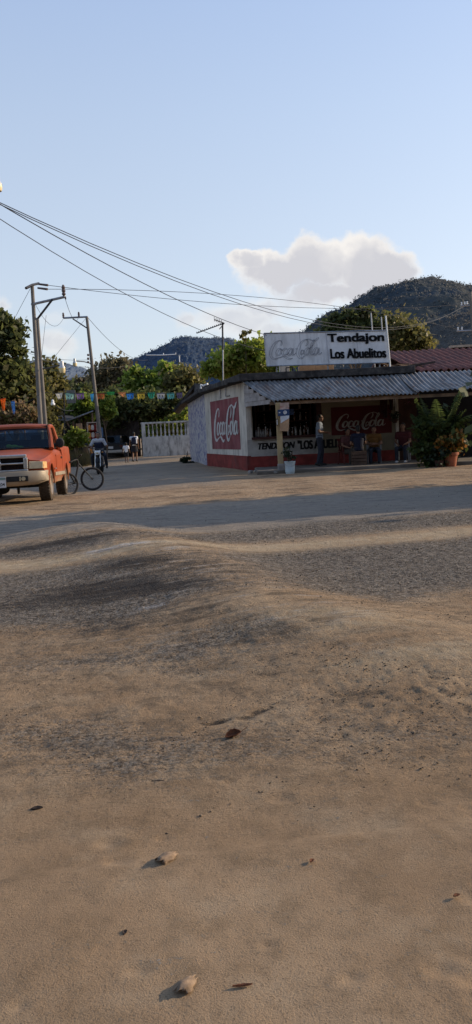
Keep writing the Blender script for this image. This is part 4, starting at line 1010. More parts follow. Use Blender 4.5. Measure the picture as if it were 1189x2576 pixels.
# fender lips
for y0,r_ in ((.92,.47),(4.02,.465)):
    for s in (-1,1):
        MB().tube([(s*1.005,y0+r_*math.cos(a),.40+r_*math.sin(a)) for a in [R(-2+184*i/18) for i in range(19)]],.022,6).build('fender_lip', m_or, tk, smooth=True)
# cab
A = lambda s: ((s*.945,1.72,1.20),(s*.825,2.30,1.755)); cb = MB()
for s in (-1,1):
    a,b_ = [Vector(p) for p in A(s)]; cb.tube([a,a.lerp(b_,.5)+Vector((s*.012,0,.012)),b_],[.058,.052,.05],8)
    a,b_ = Vector((s*.94,3.20,1.20)),Vector((s*.83,3.02,1.755)); cb.tube([a,b_],[.075,.06],8)
    cb.tube([(s*.825,2.28,1.76),(s*.845,2.7,1.78),(s*.83,3.04,1.765)],.05,8)
rf = []
for y,z,w in ((2.22,1.785,.80),(2.28,1.825,.835),(2.5,1.86,.855),(2.8,1.865,.855),(3.0,1.84,.84),(3.08,1.775,.81)):
    rf.append([Vector((x*w,y,z-.055*abs(x)**3)) for x in (-1,-.8,-.4,0,.4,.8,1)]+[Vector((x*w,y,z-.05-.055*abs(x)**3)) for x in (1,.8,.4,0,-.4,-.8,-1)])
cb.loft(rf); cb.box((0,3.21,1.26),(1.8,.06,.12)); cb.build('cab_roof', m_or, tk, smooth=True)
MB().quad((-.92,1.74,1.225),(.92,1.74,1.225),(.80,2.27,1.765),(-.80,2.27,1.765)).build('windshield', MT['glassy'], tk)
MB().box((0,3.12,1.46),(1.5,.012,.42),Matrix.Rotation(R(17),3,'X')).build('rear_window', MT['glassy'], tk)
m_seal = M('seal_rubber', (.012,.012,.012), .95, .2, 9, 0, spec=.03)
tr = MB()
for a,b_ in (((-.92,1.73,1.225),(-.80,2.26,1.765)),((.92,1.73,1.225),(.80,2.26,1.765)),((-.92,1.735,1.225),(.92,1.735,1.225)),((-.80,2.26,1.765),(.80,2.26,1.765))): tr.tube([a,b_],.017,6)
tr.build('windshield_seal', m_seal, tk)
wp = MB()
for x in (-.45,.15): wp.tube([(x,1.70,1.235),(x+.30,1.735,1.262),(x+.52,1.74,1.25)],.010,5)
wp.build('wiper', MT['black'], tk)
for s in (1,-1):
    d = MB(); d.hexa([(s*.985,1.95,.62),(s*.985,3.16,.62),(s*1.012,3.16,.62),(s*1.012,1.95,.62)],[(s*.985,1.95,1.06),(s*.985,3.16,1.06),(s*1.008,3.16,1.06),(s*1.008,1.95,1.06)])
    if s < 0: d.f = [q[::-1] for q in d.f]
    do = d.build('door', m_or, tk, bevel=.006)
    MB().box((s*1.02,2.98,.99),(.03,.15,.05)).build('handle', MT['black'], do, bevel=.01)
    q = MB(); q.add([(s*.945,1.90,1.23),(s*.945,3.10,1.23),(s*.84,2.98,1.755),(s*.84,2.36,1.755)],[(0,1,2,3)]); so_ = q.build('side_window', MT['glassy'], tk)
    MB().box((s*1.018,2.5,.60),(.02,1.5,.085)).box((s*1.02,1.62,.60),(.02,.22,.085)).box((s*1.012,3.45,.60),(.02,.22,.085)).build('side_trim', m_bump, tk, bevel=.008)
    mi = MB(); mi.lathe((s*1.16,1.97,1.335),(0,1,0),[(.06,-.06),(.125,-.045),(.14,0),(.14,.06),(.12,.075)],20)
    mi.v = [(s*1.12+(x-s*1.16)*.72,y,1.335+(z-1.335)*.85) for x,y,z in mi.v]
    mo_ = mi.build('mirror', MT['black'], tk, smooth=True)
    MB().tube([(s*.93,1.97,1.27),(s*1.08,1.97,1.30)],.045,8).box((s*.955,1.97,1.27),(.06,.26,.14)).build('mirror_arm', MT['black'], mo_)
    hl = MB(); hl.hexa([(s*.64,.085,.755),(s*.93,.13,.755),(s*.93,.34,.755),(s*.64,.34,.755)],[(s*.64,.11,.92),(s*.93,.15,.905),(s*.93,.34,.905),(s*.64,.34,.92)])
    if s < 0: hl.f = [q[::-1] for q in hl.f]
    ho_ = hl.build('headlight', m_lens, tk, bevel=.012)
    tl_ = MB(); tl_.hexa([(s*.93,.135,.76),(s*1.0,.26,.76),(s*.985,.42,.76),(s*.93,.34,.76)],[(s*.93,.155,.905),(s*.995,.28,.90),(s*.98,.42,.90),(s*.93,.34,.905)])
    if s < 0: tl_.f = [q[::-1] for q in tl_.f]
    tl_.build('turn_signal', M('amber_lens',(.55,.33,.13),.25,.1,4,0,spec=.6), ho_)
MB().box((1.03,1.60,.73),(.012,.16,.035)).build('badge', MT['chrome'], tk)
# grille: chrome surround with two openings on each side
gr_ = MB()
def gbar(x0,x1,z0,z1,y0=.06,y1=.15): gr_.box(((x0+x1)/2,(y0+y1)/2,(z0+z1)/2),(x1-x0,y1-y0,z1-z0))
gbar(-.60,.60,1.005,1.075); gbar(-.62,.62,.70,.755); gbar(-.62,-.53,.755,1.005); gbar(.53,.62,.755,1.005); gbar(-.53,.53,.865,.905,.05,.15); gbar(-.05,.05,.755,1.005,.045,.15)
go_ = gr_.build('grille', MT['chrome'], tk, bevel=.018)
MB().lathe((0,.05,.885),(0,-1,0),[(.075,0),(.075,.012),(.06,.02),(0,.02)],16,False).build('emblem', MT['chrome'], go_)
ms_ = MB()
for z in [.775+.018*i for i in range(5)]+[.92+.018*i for i in range(5)]:
    for s in (-1,1): ms_.box((s*.29,.13,z),(.46,.03,.006))
ms_.box((0,.17,.87),(1.2,.02,.30)); ms_.build('grille_mesh', MT['black'], go_)
# bumper
bp = []
for x,y,h in ((-1.0,.33,.0),(-.97,.14,.0),(-.80,.03,.0),(-.4,-.02,0),(0,-.03,0),(.4,-.02,0),(.80,.03,0),(.97,.14,0),(1.0,.33,0)):
    e_ = max(0,abs(x)-.75)*.25
    bp.append([Vector((x,y+.05,.715)),Vector((x,y,.70)),Vector((x,y-.025,.62)),Vector((x,y-.02,.50)),Vector((x,y+.0,.45+e_)),Vector((x,y+.05,.40+e_*1.4)),Vector((x,y+.10,.42+e_)),Vector((x,y+.12,.70))])
b = MB(); b.loft(bp); bo = b.build('bumper', m_bump, tk, smooth=True, angle=50)
for s in (-1,1):
    MB().box((s*.40,-.045,.555),(.46,.03,.115)).build('air_opening', MT['black'], bo, bevel=.01)
    MB().lathe((s*.53,-.055,.555),(0,-1,0),[(.045,0),(.045,.012),(.0,.016)],14,False).box((s*.46,-.062,.555),(.03,.008,.09)).build('fog_light', m_lens, bo)
m_plate = M('licence_plate', (.62,.62,.62), .5, .1, 8, 0, dirt=(.35,.38,.40), dscale=9)
lpz = MB().box((0,-.065,.50),(.32,.012,.235)).build('license_plate', m_plate, tk)
text('204', (.0,-.0715,.42), (1,0,0), (0,0,1), .135, .07, m_blk, lpz, bold=.01, lift=.002, world=False)
MB().box((0,-.0715,.575),(.31,.003,.05)).build('plate_band', M('plate_green',(.18,.26,.24),.5,.1,8,0), lpz)
# running gear and interior
ub = MB(); ub.box((0,.75,.52),(1.35,1.1,.25)); ub.box((-.42,2.9,.42),(.10,4.4,.14)); ub.box((.42,2.9,.42),(.10,4.4,.14)); ub.box((0,2.4,.40),(1.7,1.3,.06))
ub.tube([(-.78,.92,.38),(.78,.92,.38)],.05,8); ub.tube([(-.78,4.02,.38),(.78,4.02,.38)],.06,8); ub.ball((.0,4.02,.38),.15); ub.ball((-.1,.92,.34),(.16,.14,.13)); ub.tube([(.35,.3,.40),(.35,.3,.22)],.03,8)
ub.build('chassis', m_undr, tk)
it = MB(); it.box((0,1.98,1.245),(1.6,.40,.04)); it.box((0,2.86,1.22),(1.55,.16,.46),Matrix.Rotation(R(-10),3,'X')); it.box((.45,2.89,1.50),(.26,.09,.16)); it.box((-.45,2.89,1.50),(.26,.09,.16)); it.box((0,2.5,1.238),(1.76,1.42,.016)); it.box((0,3.16,1.36),(1.6,.02,.24))
it.build('seats', m_undr, tk, bevel=.03)
MB().torus((-.42,2.20,1.30),(0,1,.5),.18,.018,24,6).build('steering_wheel', MT['black'], tk)
for s in (1,-1):
    wheel(tk,(s*.865,.92,.375),.375,.25,out=s); wheel(tk,(s*.865,4.02,.375),.375,.25,out=s)
TX, TY = -5.05, 15.85; tk.location = (TX,TY,gz(-4.3,16.8)-.005); tk.rotation_euler = (-.030,0,R(6.7)); tk.location.z += .025
bpy.context.view_layer.update()
gl = Vector((.02,1.93,1.262)); gp_ = tk.matrix_basis @ gl
gc = thing('green_cloth', 'crumpled bright green cloth lying on the dashboard behind the pickup windshield', 'cloth', gp_)
MB().ball((0,0,.03),(.15,.07,.05),14,8).ball((.16,0,.02),(.10,.05,.03),12,8).ball((-.1,.02,.05),(.08,.05,.045),12,8).build('crumpled_fabric', M('green_cloth',(.30,.55,.10),.8,.4,18,.6), gc, smooth=True)
# ------------------------------------------------------------------ bicycle
bi = thing('bicycle', 'dark bicycle propped against the side of the orange pickup', 'bicycle', (0,0,0))
m_bk = M('bicycle_paint', (.012,.012,.014), .6, .2, 6, 0, spec=.25)
bz = gz(-4.2,21.2)
FA = Vector((-4.09,21.4,bz+.33)); RA_ = Vector((-4.68,20.75,bz+.33)); HB = Vector((-4.52,21.05,bz+.66)); HT = Vector((-4.56,21.03,bz+.80)); BB = Vector((-4.55,20.93,bz+.27)); ST = Vector((-4.80,20.78,bz+.80))
HB = PY(198,1166,21.15); HT = PY(195,1156,21.15); BB = PY(189,1216,20.95); ST = PY(160,1160,20.75); RA_ = PY(172,1219,20.7); FA = PY(233,1204.5,21.4)
def bwheel(c, ax, name='wheel'):
    ty = MB().torus(c,ax,.310,.029,40,8).build(name, MT['black'], bi, smooth=True)
    MB().torus(c,ax,.285,.012,36,6).build('rim', MT['darksteel'], ty, smooth=True)
    s = MB(); ax = Vector(ax).normalized(); a = ax.cross(Vector((0,0,1))).normalized(); b_ = ax.cross(a)
    for k in range(24):
        q = 2*PI*k/24; s.tube([c+ax*(.03 if k%2 else -.03),c+(a*math.cos(q)+b_*math.sin(q))*.283],.0022,4)
    s.lathe(c-ax*.04,ax,[(.02,0),(.02,.08)],10); s.build('spokes', MT['darksteel'], ty)
fax = Vector((.22,-1,.05)); bwheel(FA, fax); rax = Vector((.70,-.70,.05)); bwheel(RA_, rax)
fr = MB(); fr.tube([BB,HB],.027,8); fr.tube([HT,ST.lerp(BB,.12)],.023,8); fr.tube([BB,ST],.022,8); fr.tube([HB,HT],.022,8); fr.tube([BB,RA_],.012,6); fr.tube([ST.lerp(BB,.1),RA_],.011,6); fr.build('frame', m_bk, bi)
fk = MB(); fn = fax.normalized()*.05; cr = HB.lerp(FA,.25); fk.tube([HB,cr],.022,8)
fk.tube([cr-fn,cr+fn],.018,8); fk.tube([cr-fn,FA-fn],[.019,.011],8); fk.tube([cr+fn,FA+fn],[.019,.011],8); fk.build('fork', m_bk, bi)
hb = MB(); e1 = PY(205.5,1144,21.0); e2 = PY(178,1163,20.9); sm_ = HT.lerp(HB,-.25)
hb.tube([HT,sm_],.016,8); hb.tube([e1,sm_.lerp(e1,.35)+Vector((0,0,-.01)),sm_,sm_.lerp(e2,.4),e2],.013,8); hbo = hb.build('handlebar', m_bk, bi)
for e_ in (e1,e2): MB().tube([e_,e_.lerp(sm_,.38)],.019,8).build('grip', MT['black'], hbo)
MB().ball(ST+Vector((0,0,.06)),(.07,.13,.035),12,8).tube([ST,ST+Vector((0,0,.06))],.013,6).build('saddle', MT['black'], bi, smooth=True)
ck = MB(); ck.torus(BB,rax,.085,.008,24,6); ck.tube([BB,BB+Vector((.14,.10,-.03))],.011,6); ck.box(BB+Vector((.17,.11,-.03)),(.09,.06,.02)); ck.tube([BB,BB-Vector((.12,.09,-.04))],.011,6); ck.build('crank', MT['darksteel'], bi)
# ------------------------------------------------------------------ motorcycle
mx, my = PY(253,1187,29.2).x, 29.2
mc = thing('motorcycle', 'black motorcycle with a white headlight shell riding towards the camera', 'motorcycle', (mx,my,gz(mx,my)),R(4))
def mwheel(y,r_,w):
    ty = MB().torus((0,y,r_),(1,0,0),r_-w/2,w/2,32,10).build('wheel', MT['black'], mc, smooth=True)
    b = MB(); b.torus((0,y,r_),(1,0,0),r_-w,.016,28,6)
    for k in range(6):
        a = 2*PI*k/6; b.box((0,y+math.cos(a)*r_*.4,r_+math.sin(a)*r_*.4),(.03,.03,r_*.8),Matrix.Rotation(-a+PI/2,3,'X'))
    b.lathe((-.05,y,r_),(1,0,0),[(.06,0),(.06,.1)],12); b.build('rim', MT['darksteel'], ty)
mwheel(-.66,.30,.10); mwheel(.64,.30,.13)
fk = MB()
for s in (-.09,.09): fk.tube([(s,-.66,.30),(s,-.42,.92)],[.025,.022],8)
fk.box((0,-.46,.82),(.24,.06,.04)); fk.build('fork', MT['chrome'], mc)
MB().loft([[Vector((x,-.66+.34*math.sin(a),.30+.34*math.cos(a))) for x in (-.06,.06)]+[Vector((x,-.66+.325*math.sin(a),.30+.325*math.cos(a))) for x in (.06,-.06)] for a in [R(-60+12*i) for i in range(11)]]).build('front_fender', m_bk, mc)
MB().tube([(-.37,-.22,1.03),(-.25,-.36,1.0),(0,-.40,.96),(.25,-.36,1.0),(.37,-.22,1.03)],.014,8).build('handlebar', MT['darksteel'], mc)
hl = MB(); hl.loft([[Vector((x*w,-.60+dy,.75+z*h)) for x,z in ((-.5,0),(.5,0),(1,.6),(.75,1),(-.75,1),(-1,.6))] for w,h,dy in ((.09,.13,-.03),(.12,.16,.03),(.09,.14,.12))]); ho_ = hl.build('headlight_shell', MT['white'], mc, bevel=.015)
MB().ball((0,-.625,.815),(.055,.025,.04),12,8).build('headlight', m_lens, ho_, smooth=True)
MB().box((0,-.56,.95),(.18,.02,.07),Matrix.Rotation(R(-25),3,'X')).build('visor', MT['black'], mc, bevel=.01)
for s in (-1,1): 
    MB().ball((s*.43,-.30,1.17),(.065,.02,.045),10,8).tube([(s*.29,-.31,1.02),(s*.42,-.30,1.15)],.008,6).build('mirror', MT['black'], mc, smooth=True)
    MB().ball((s*.19,-.52,.84),(.035,.03,.025),8,6).build('turn_signal', M('amber',(.5,.2,.04),.3,.1,4,0), mc)
MB().ball((0,-.10,.86),(.15,.27,.13),16,10).build('fuel_tank', m_bk, mc, smooth=True)
MB().loft([[Vector((x*.13,y,z+dz)) for x,dz in ((-1,0),(1,0),(.85,.09),(-.85,.09))] for y,z in ((.05,.76),(.35,.74),(.60,.80),(.78,.86))]).build('seat', MT['black'], mc, bevel=.02)
en = MB(); en.box((0,-.02,.48),(.26,.34,.30)); en.box((0,-.10,.64),(.16,.18,.14)); en.tube([(.10,-.2,.5),(.14,-.25,.32),(.15,.1,.27),(.17,.75,.38)],[.025,.03,.035,.05],8); en.tube([(0,-.42,.9),(0,-.15,.62),(0,.2,.35)],.03,8); en.tube([(0,.1,.74),(0,.64,.30)],.03,8); en.tube([(-.3,.02,.33),(.3,.02,.33)],.012,6)
en.build('engine', MT['darksteel'], mc, bevel=.01)
# ------------------------------------------------------------------ dark car behind
cp = G(301,1149,0); car = thing('parked_car', 'dark car with a pale bumper parked in shade by the board fence', 'car', (cp.x,48.6,gz(cp.x,48.6)), R(-6))
m_car = M('dark_car_paint', (.016,.018,.022), .45, .2, 4, 0, spec=.4)
def ring(y,h): return [Vector((x,y,z)) for x,z in h]+[Vector((-x,y,z)) for x,z in h[::-1]]
LO = [(0,[(.70,.95),(.82,.85),(.84,.5),(.78,.32)]),(.15,[(.74,1.0),(.87,.9),(.88,.5),(.82,.28)]),(1.5,[(.76,1.02),(.88,.92),(.89,.5),(.84,.26)]),(3.2,[(.74,.98),(.87,.88),(.88,.5),(.83,.26)]),(4.2,[(.62,.82),(.78,.72),(.80,.5),(.74,.32)])]
b = MB(); b.loft([ring(y,h) for y,h in LO]); cbo = b.build('body', m_car, car, smooth=True); cut(cbo,[(.75,.32,.36),(3.35,.32,.36)])
b = MB(); b.loft([[Vector((s*w,y,z)) for s,w,z in ((-1,.74,.98),(-1,.60,z1),(1,.60,z1),(1,.74,.98))] for y,z1 in ((.06,1.0),(.42,1.48),(1.9,1.50),(2.7,1.0))]); b.build('cabin', m_car, car, bevel=.04)
MB().quad((-.60,.085,1.05),(.60,.085,1.05),(.53,.36,1.41),(-.53,.36,1.41)).build('rear_window', MT['glassy'], car)
for s in (-1,1):
    MB().quad((s*.735,.55,1.03),(s*.735,2.1,1.03),(s*.622,1.8,1.42),(s*.622,.6,1.42)).build('side_window', MT['glassy'], car)
    MB().box((s*.70,.0,.78),(.20,.06,.16)).build('tail_light', M('tail_lens',(.06,.008,.008),.3,.1,3,0,spec=.5), car, bevel=.015)
    for y in (.75,3.35): wheel(car,(s*.78,y,.31),.31,.19,mat=MT['black'],rim=MT['darksteel'],out=s,blocks=False)
MB().loft([[Vector((x,y-.07,.38)),Vector((x,y-.09,.46)),Vector((x,y-.07,.55)),Vector((x,y+.03,.55)),Vector((x,y+.03,.38))] for x,y in ((-.88,.12),(-.80,.0),(0,-.03),(.80,0),(.88,.12))]).build('bumper', M('pale_bumper',(.42,.40,.37),.5,.15,4,.05,metal=.3), car, smooth=True)
MB().box((0,-.02,.72),(.32,.02,.15)).build('license_plate', m_plate, car)
# ------------------------------------------------------------------ people
def voxel(b, name, mat, parent, vox=.011, sm=3):
    o = b.build(name, mat, parent)
    r_ = o.modifiers.new('r','REMESH'); r_.mode = 'VOXEL'; r_.voxel_size = vox; r_.use_smooth_shade = True
    s = o.modifiers.new('s','SMOOTH'); s.factor = .5; s.iterations = sm
    return baked(o)
V3 = Vector
STAND = dict(pel=(0,0,.94), wai=(0,0,1.08), che=(0,-.01,1.27), nec=(0,.0,1.46), hed=(0,-.03,1.60),
  shR=(-.185,0,1.40), elR=(-.23,.03,1.12), wrR=(-.23,-.06,.88), shL=(.185,0,1.40), elL=(.23,.03,1.12), wrL=(.23,-.06,.88),
  hiR=(-.09,0,.90), knR=(-.10,-.02,.50), anR=(-.10,.03,.08), hiL=(.09,0,.90), knL=(.10,-.02,.50), anL=(.10,.03,.08))
def limb(b, pts, rs, k=5):
    """tapered limb of overlapping rings with round ends"""
    P = [V3(p) for p in pts]
    for i in range(len(P)-1):
        n = max(2,int((P[i+1]-P[i]).length/.05)); b.tube([P[i].lerp(P[i+1],j/n) for j in range(n+1)],[rs[i]+(rs[i+1]-rs[i])*j/n for j in range(n+1)],12)
    for p,r_ in zip(P,rs): b.ball(p,r_*1.0,12,8)
def hand(b, wr, el, side, fwd, sc):
    wr = V3(wr); d = (wr-V3(el)).normalized(); f = V3(fwd); f = (f-d*f.dot(d)).normalized(); lat = d.cross(f).normalized()
    pc = wr+d*.05*sc; rot = Matrix((f,lat,d)).transposed()
    tmp = MB(); tmp.ball((0,0,0),(.040*sc,.017*sc,.052*sc),12,8); b.add([rot @ V3(v)+pc for v in tmp.v], tmp.f)
    for i,(o_,L) in enumerate(((.030,.070),(.011,.080),(-.009,.075),(-.028,.058))):
        r0 = pc+(d*.045+f*o_)*sc; k1 = r0+(d*L*.5+lat*side*.006)*sc; k2 = k1+(d*L*.40+lat*side*.026)*sc
        b.tube([r0,k1,k2],[.0098*sc,.0090*sc,.0078*sc],7); b.ball(k2,.0080*sc,7,5); b.ball(k1,.0090*sc,7,5)
    t0 = pc+(f*.028-d*.015)*sc; t1 = t0+(f*.032+d*.022)*sc; t2 = t1+(f*.008+d*.030+lat*side*.008)*sc
    b.tube([t0,t1,t2],[.0125*sc,.0105*sc,.0088*sc],7); b.ball(t2,.0088*sc,7,5)
def person(label, loc, rotz, pose=None, H=1.70, shirt=None, pants=None, sleeve=.55, legs=1.0, skirt=False, shoes=None, hair=1, face=0.0, female=False, trim=None, cap=None, long_hair=False):
    s = H/1.72; J = dict(STAND); J.update(pose or {}); J = {k: V3(v)*s for k,v in J.items()}
    t = thing('person', label, 'person', loc, rotz)
    b = MB(); tw = .92 if female else 1.0
    up = (J['nec']-J['pel']).normalized(); side = (J['shL']-J['shR']).normalized(); fw = side.cross(up).normalized()
    if fw.y > .99: pass
    def torso(mb, g):
        for a,c_,r0,r1 in (('pel','wai',(.155,.105),(.135,.095)),('wai','che',(.135,.095),(.165,.112))):
            for j in range(7):
                q = j/6; p = J[a].lerp(J[c_],q); rx = (r0[0]+(r1[0]-r0[0])*q)*s*tw+g; ry = (r0[1]+(r1[1]-r0[1])*q)*s+g
                m = MB(); m.ball((0,0,0),(rx,ry,.075*s+g*.5),14,8); rot = Matrix((side,fw,up)).transposed(); mb.add([rot @ V3(v)+p for v in m.v],m.f)
        limb(mb,[J['shR'].lerp(J['che'],.1),J['che']+up*.10*s,J['shL'].lerp(J['che'],.1)],[.066*s+g,.092*s+g,.066*s+g])
    torso(b, 0)
    limb(b,[J['che']+up*.10*s,J['nec'],J['nec'].lerp(J['hed'],.45)],[.075*s,.056*s,.054*s])
    hd = MB(); rz_ = Matrix.Rotation(face,3,'Z'); hs = s*(1.0 if H > 1.3 else 1.18)
    hd.ball((0,.012,.02),(.076,.094,.098),18,12); hd.ball((0,-.030,-.042),(.056,.058,.066),14,10); hd.ball((0,-.052,-.085),(.028,.026,.022),10,8)
    hd.tube([(0,-.080,.018),(0,-.098,-.018),(0,-.088,-.030)],[.009,.014,.010],8); hd.ball((-.012,-.086,-.024),.009,8,6); hd.ball((.012,-.086,-.024),.009,8,6)
    hd.ball((0,-.078,-.055),(.024,.012,.008),10,6); hd.ball((0,-.078,.034),(.052,.016,.012),10,6)
    for e in (-1,1): hd.ball((e*.076,.012,-.005),(.010,.020,.030),8,6)
    b.add([rz_ @ (V3(v)*hs)+J['hed'] for v in hd.v],hd.f)
    for S_,sd in (('R',-1),('L',1)):
        limb(b,[J['sh'+S_],J['sh'+S_].lerp(J['el'+S_],.45),J['el'+S_],J['el'+S_].lerp(J['wr'+S_],.35),J['wr'+S_]],[.054*s,.048*s,.038*s,.037*s,.027*s])
        hand(b,J['wr'+S_],J['el'+S_],-sd,(0,-1,.2),s)
        limb(b,[J['hi'+S_],J['hi'+S_].lerp(J['kn'+S_],.4),J['kn'+S_],J['kn'+S_].lerp(J['an'+S_],.35),J['an'+S_]],[.088*s,.076*s,.054*s,.054*s,.036*s])
        sh = (J['an'+S_]-J['kn'+S_]).normalized(); fd = V3((0,-1,0)); fd = (fd-sh*fd.dot(sh)*.9).normalized() if abs(sh.z) > .5 else V3((0,-.4,-.9)).normalized()
        limb(b,[J['an'+S_]-fd*.04*s+sh*.03*s,J['an'+S_]+fd*.10*s+sh*.045*s,J['an'+S_]+fd*.16*s+sh*.05*s],[.036*s,.034*s,.026*s])
    body_ = voxel(b,'body',MT['skin'],t,.0105 if H > 1.3 else .009,2)
    ey = MB()
    for e in (-1,1):
        ey.ball(rz_ @ (V3((e*.029,-.079,.014))*hs)+J['hed'],(.011*hs,.008*hs,.007*hs),8,6)
    eo = ey.build('eyes', M('eye_dark',(.02,.015,.012),.3,.05,3,0), t, smooth=True)
    if hair:
        h = MB(); h.ball((0,.026,.040),(.084,.096,.094),18,12); h.ball((0,.062,-.015),(.072,.056,.075),14,10)
        h.v = [((v[0],v[1],v[2]) if not (v[1] < -.045 and v[2] < .075) else (v[0]*.9,-.045,max(v[2],.06))) for v in h.v]
        if long_hair: h.tube([(0,.09,.03),(0,.115,-.06),(0,.10,-.17)],[.045,.05,.02],10); h.ball((0,.10,.02),.05)
        m = MB(); m.add([rz_ @ (V3(v)*hs)+J['hed'] for v in h.v],h.f); m.build('hair',MT['hair'],t,smooth=True,angle=180)
    if cap:
        m = MB(); q = MB(); q.ball((0,.018,.055),(.088,.100,.075),18,10); q.hexa([(-.06,-.17,.045),(.06,-.17,.045),(.07,-.06,.055),(-.07,-.06,.055)],[(-.06,-.17,.055),(.06,-.17,.055),(.07,-.06,.07),(-.07,-.06,.07)])
        m.add([rz_ @ (V3(v)*hs)+J['hed'] for v in q.v],q.f); m.build('cap',cap,t,smooth=True)
    if shirt:
        m = MB(); torso(m,.022*s)
        for S_ in 'RL':
            L = [J['sh'+S_],J['sh'+S_].lerp(J['el'+S_],min(1,sleeve*1.0))]; r_ = [.070*s,.060*s]
            if sleeve > 1: L = [J['sh'+S_],J['el'+S_],J['el'+S_].lerp(J['wr'+S_],.9)]; r_ = [.070*s,.054*s,.042*s]
            limb(m,L,r_)
        so_ = voxel(m,'shirt',shirt,t,.012,2)
        if trim:
            q = MB()
            for j in range(6): 
                p = J['che'].lerp(J['wai'],j/6*1.25-.25); mm = MB(); mm.ball((0,0,0),((.165-.02*j/6)*s+.030,.112*s+.052,.06*s),14,8); rot = Matrix((side,fw,up)).transposed(); q.add([rot @ V3(v)+p-up*.02*s for v in mm.v],mm.f)
            voxel(q,'shirt_front',trim,so_,.012,3)
    if pants:
        m = MB()
        for j in range(5):
            p = J['pel'].lerp(J['wai'],.5*j/4); mm = MB(); mm.ball((0,0,0),(.170*s,.122*s,.075*s),14,8); rot = Matrix((side,fw,up)).transposed(); m.add([rot @ V3(v)+p for v in mm.v],mm.f)
        if skirt:
            n_ = []
            for j in range(7):
                q = j/6; z = J['pel'].z-(q*.36*s); n_.append([V3((J['pel'].x+(.165+.055*q)*s*math.cos(a)*(1+.03*math.sin(a*9)*q),J['pel'].y+(.12+.075*q)*s*math.sin(a),z)) for a in [2*PI*k/28 for k in range(28)]])
            m.loft(n_); m.build('skirt',pants,t,smooth=True)
        else:
            for S_ in 'RL':
                hi,kn,an = J['hi'+S_],J['kn'+S_],J['an'+S_]
                if legs < .6: limb(m,[hi,hi.lerp(kn,.9)],[.105*s,.086*s])
                else: limb(m,[hi,hi.lerp(kn,.5),kn,kn.lerp(an,.92)],[.105*s,.090*s,.072*s,.058*s])
            voxel(m,'trousers' if legs > .6 else 'shorts',pants,t,.012,3)
    if shoes:
        for S_ in 'RL':
            m = MB(); sh = (J['an'+S_]-J['kn'+S_]).normalized(); fd = V3((0,-1,0)); fd = (fd-sh*fd.dot(sh)*.9).normalized() if abs(sh.z) > .5 else V3((0,-.4,-.9)).normalized()
            limb(m,[J['an'+S_]-fd*.05*s+sh*.02*s,J['an'+S_]+fd*.05*s+sh*.030*s,J['an'+S_]+fd*.15*s+sh*.045*s],[.048*s,.046*s,.038*s]); voxel(m,'shoe',shoes,t,.011,2)
    return t
def cloth(name, c, v=.15): return M(name,c,.9,v,7,.25,bscale=35)
c_white = cloth('white_cotton',(.74,.74,.76)); c_black = cloth('black_cloth',(.018,.018,.022)); c_shaded_white = cloth('shaded_white_cotton',(.36,.36,.38)); c_shaded_navy = cloth('shaded_navy_cloth',(.010,.012,.026)); c_navy = cloth('navy_cloth',(.018,.022,.045))  # rider's white and porch navy are copies darkened for the shade around them
c_blue = cloth('pale_blue_shirt',(.17,.20,.25)); c_pink = cloth('dull_pink_shirt',(.10,.04,.038)); c_orange = cloth('mustard_shirt',(.14,.065,.016)); c_maroon = cloth('maroon_shirt',(.07,.016,.017)); c_denim = cloth('dark_trousers',(.025,.028,.04)); c_brn = cloth('brown_trousers',(.05,.04,.032))  # porch shirts toned down in colour to carry the porch shade
c_shoe = M('dark_shoe',(.02,.018,.017),.6,.2,9,.1); c_wshoe = M('white_shoe',(.6,.6,.6),.6,.1,9,.1)
sz_ = .10
SEAT = dict(pel=(0,0,.50), wai=(0,.01,.64), che=(0,-.02,.83), nec=(0,-.03,1.02), hed=(0,-.07,1.16), shR=(-.185,-.02,.96), shL=(.185,-.02,.96), elR=(-.24,-.08,.70), wrR=(-.12,-.32,.62), elL=(.24,-.08,.70), wrL=(.12,-.32,.62), hiR=(-.09,-.02,.48), knR=(-.14,-.44,.48), anR=(-.14,-.42,.08), hiL=(.09,-.02,.48), knL=(.14,-.44,.48), anL=(.14,-.42,.08))
# man standing at the counter, seen from the side
px_ = PY(806,1100,24.6).x
person('man in pale blue shirt and dark trousers standing with folded arms at the counter',(px_,24.75,sz_),R(78),
  dict(elR=(-.27,-.02,1.14),wrR=(-.04,-.24,1.12),elL=(.27,-.02,1.14),wrL=(.05,-.26,1.09),hed=(0,-.05,1.595),knL=(.10,-.06,.50),anL=(.12,-.02,.08),anR=(-.10,.08,.08)),H=1.70,shirt=c_blue,pants=c_denim,sleeve=.6,shoes=c_shoe)
def seat_at(x, Y): return PY(x,1100,Y).x
def chair(x, y, rz, label, mat, grp=None):
    o = thing('plastic_chair', label, 'chair', (x,y,sz_), rz, grp)
    MB().box((0,0,.42),(.44,.42,.03)).build('seat', mat, o, bevel=.012)
    k = MB()
    for i in range(5): k.box((-.16+.08*i,.22,.64),(.05,.02,.36),Matrix.Rotation(R(-10),3,'X'))
    k.box((0,.25,.82),(.44,.025,.08)); k.box((0,.205,.47),(.42,.025,.05)); k.build('backrest', mat, o, bevel=.008)
    for sx in (-1,1):
        for sy in (-1,1): MB().tube([(sx*.19,sy*.18,.42),(sx*.22,sy*.22,0)],[.026,.02],8).build('leg', mat, o)
        MB().box((sx*.225,.02,.63),(.045,.42,.022)).box((sx*.225,-.18,.53),(.04,.03,.20)).build('armrest', mat, o, bevel=.006)
    return o
m_wpl = M('white_plastic',(.24,.24,.25),.5,.08,4,.05); m_rpl = M('red_plastic',(.10,.012,.012),.45,.1,4,.05)
m_crate = M('crate_wood',(.10,.06,.04),.85,.3,4,.3)
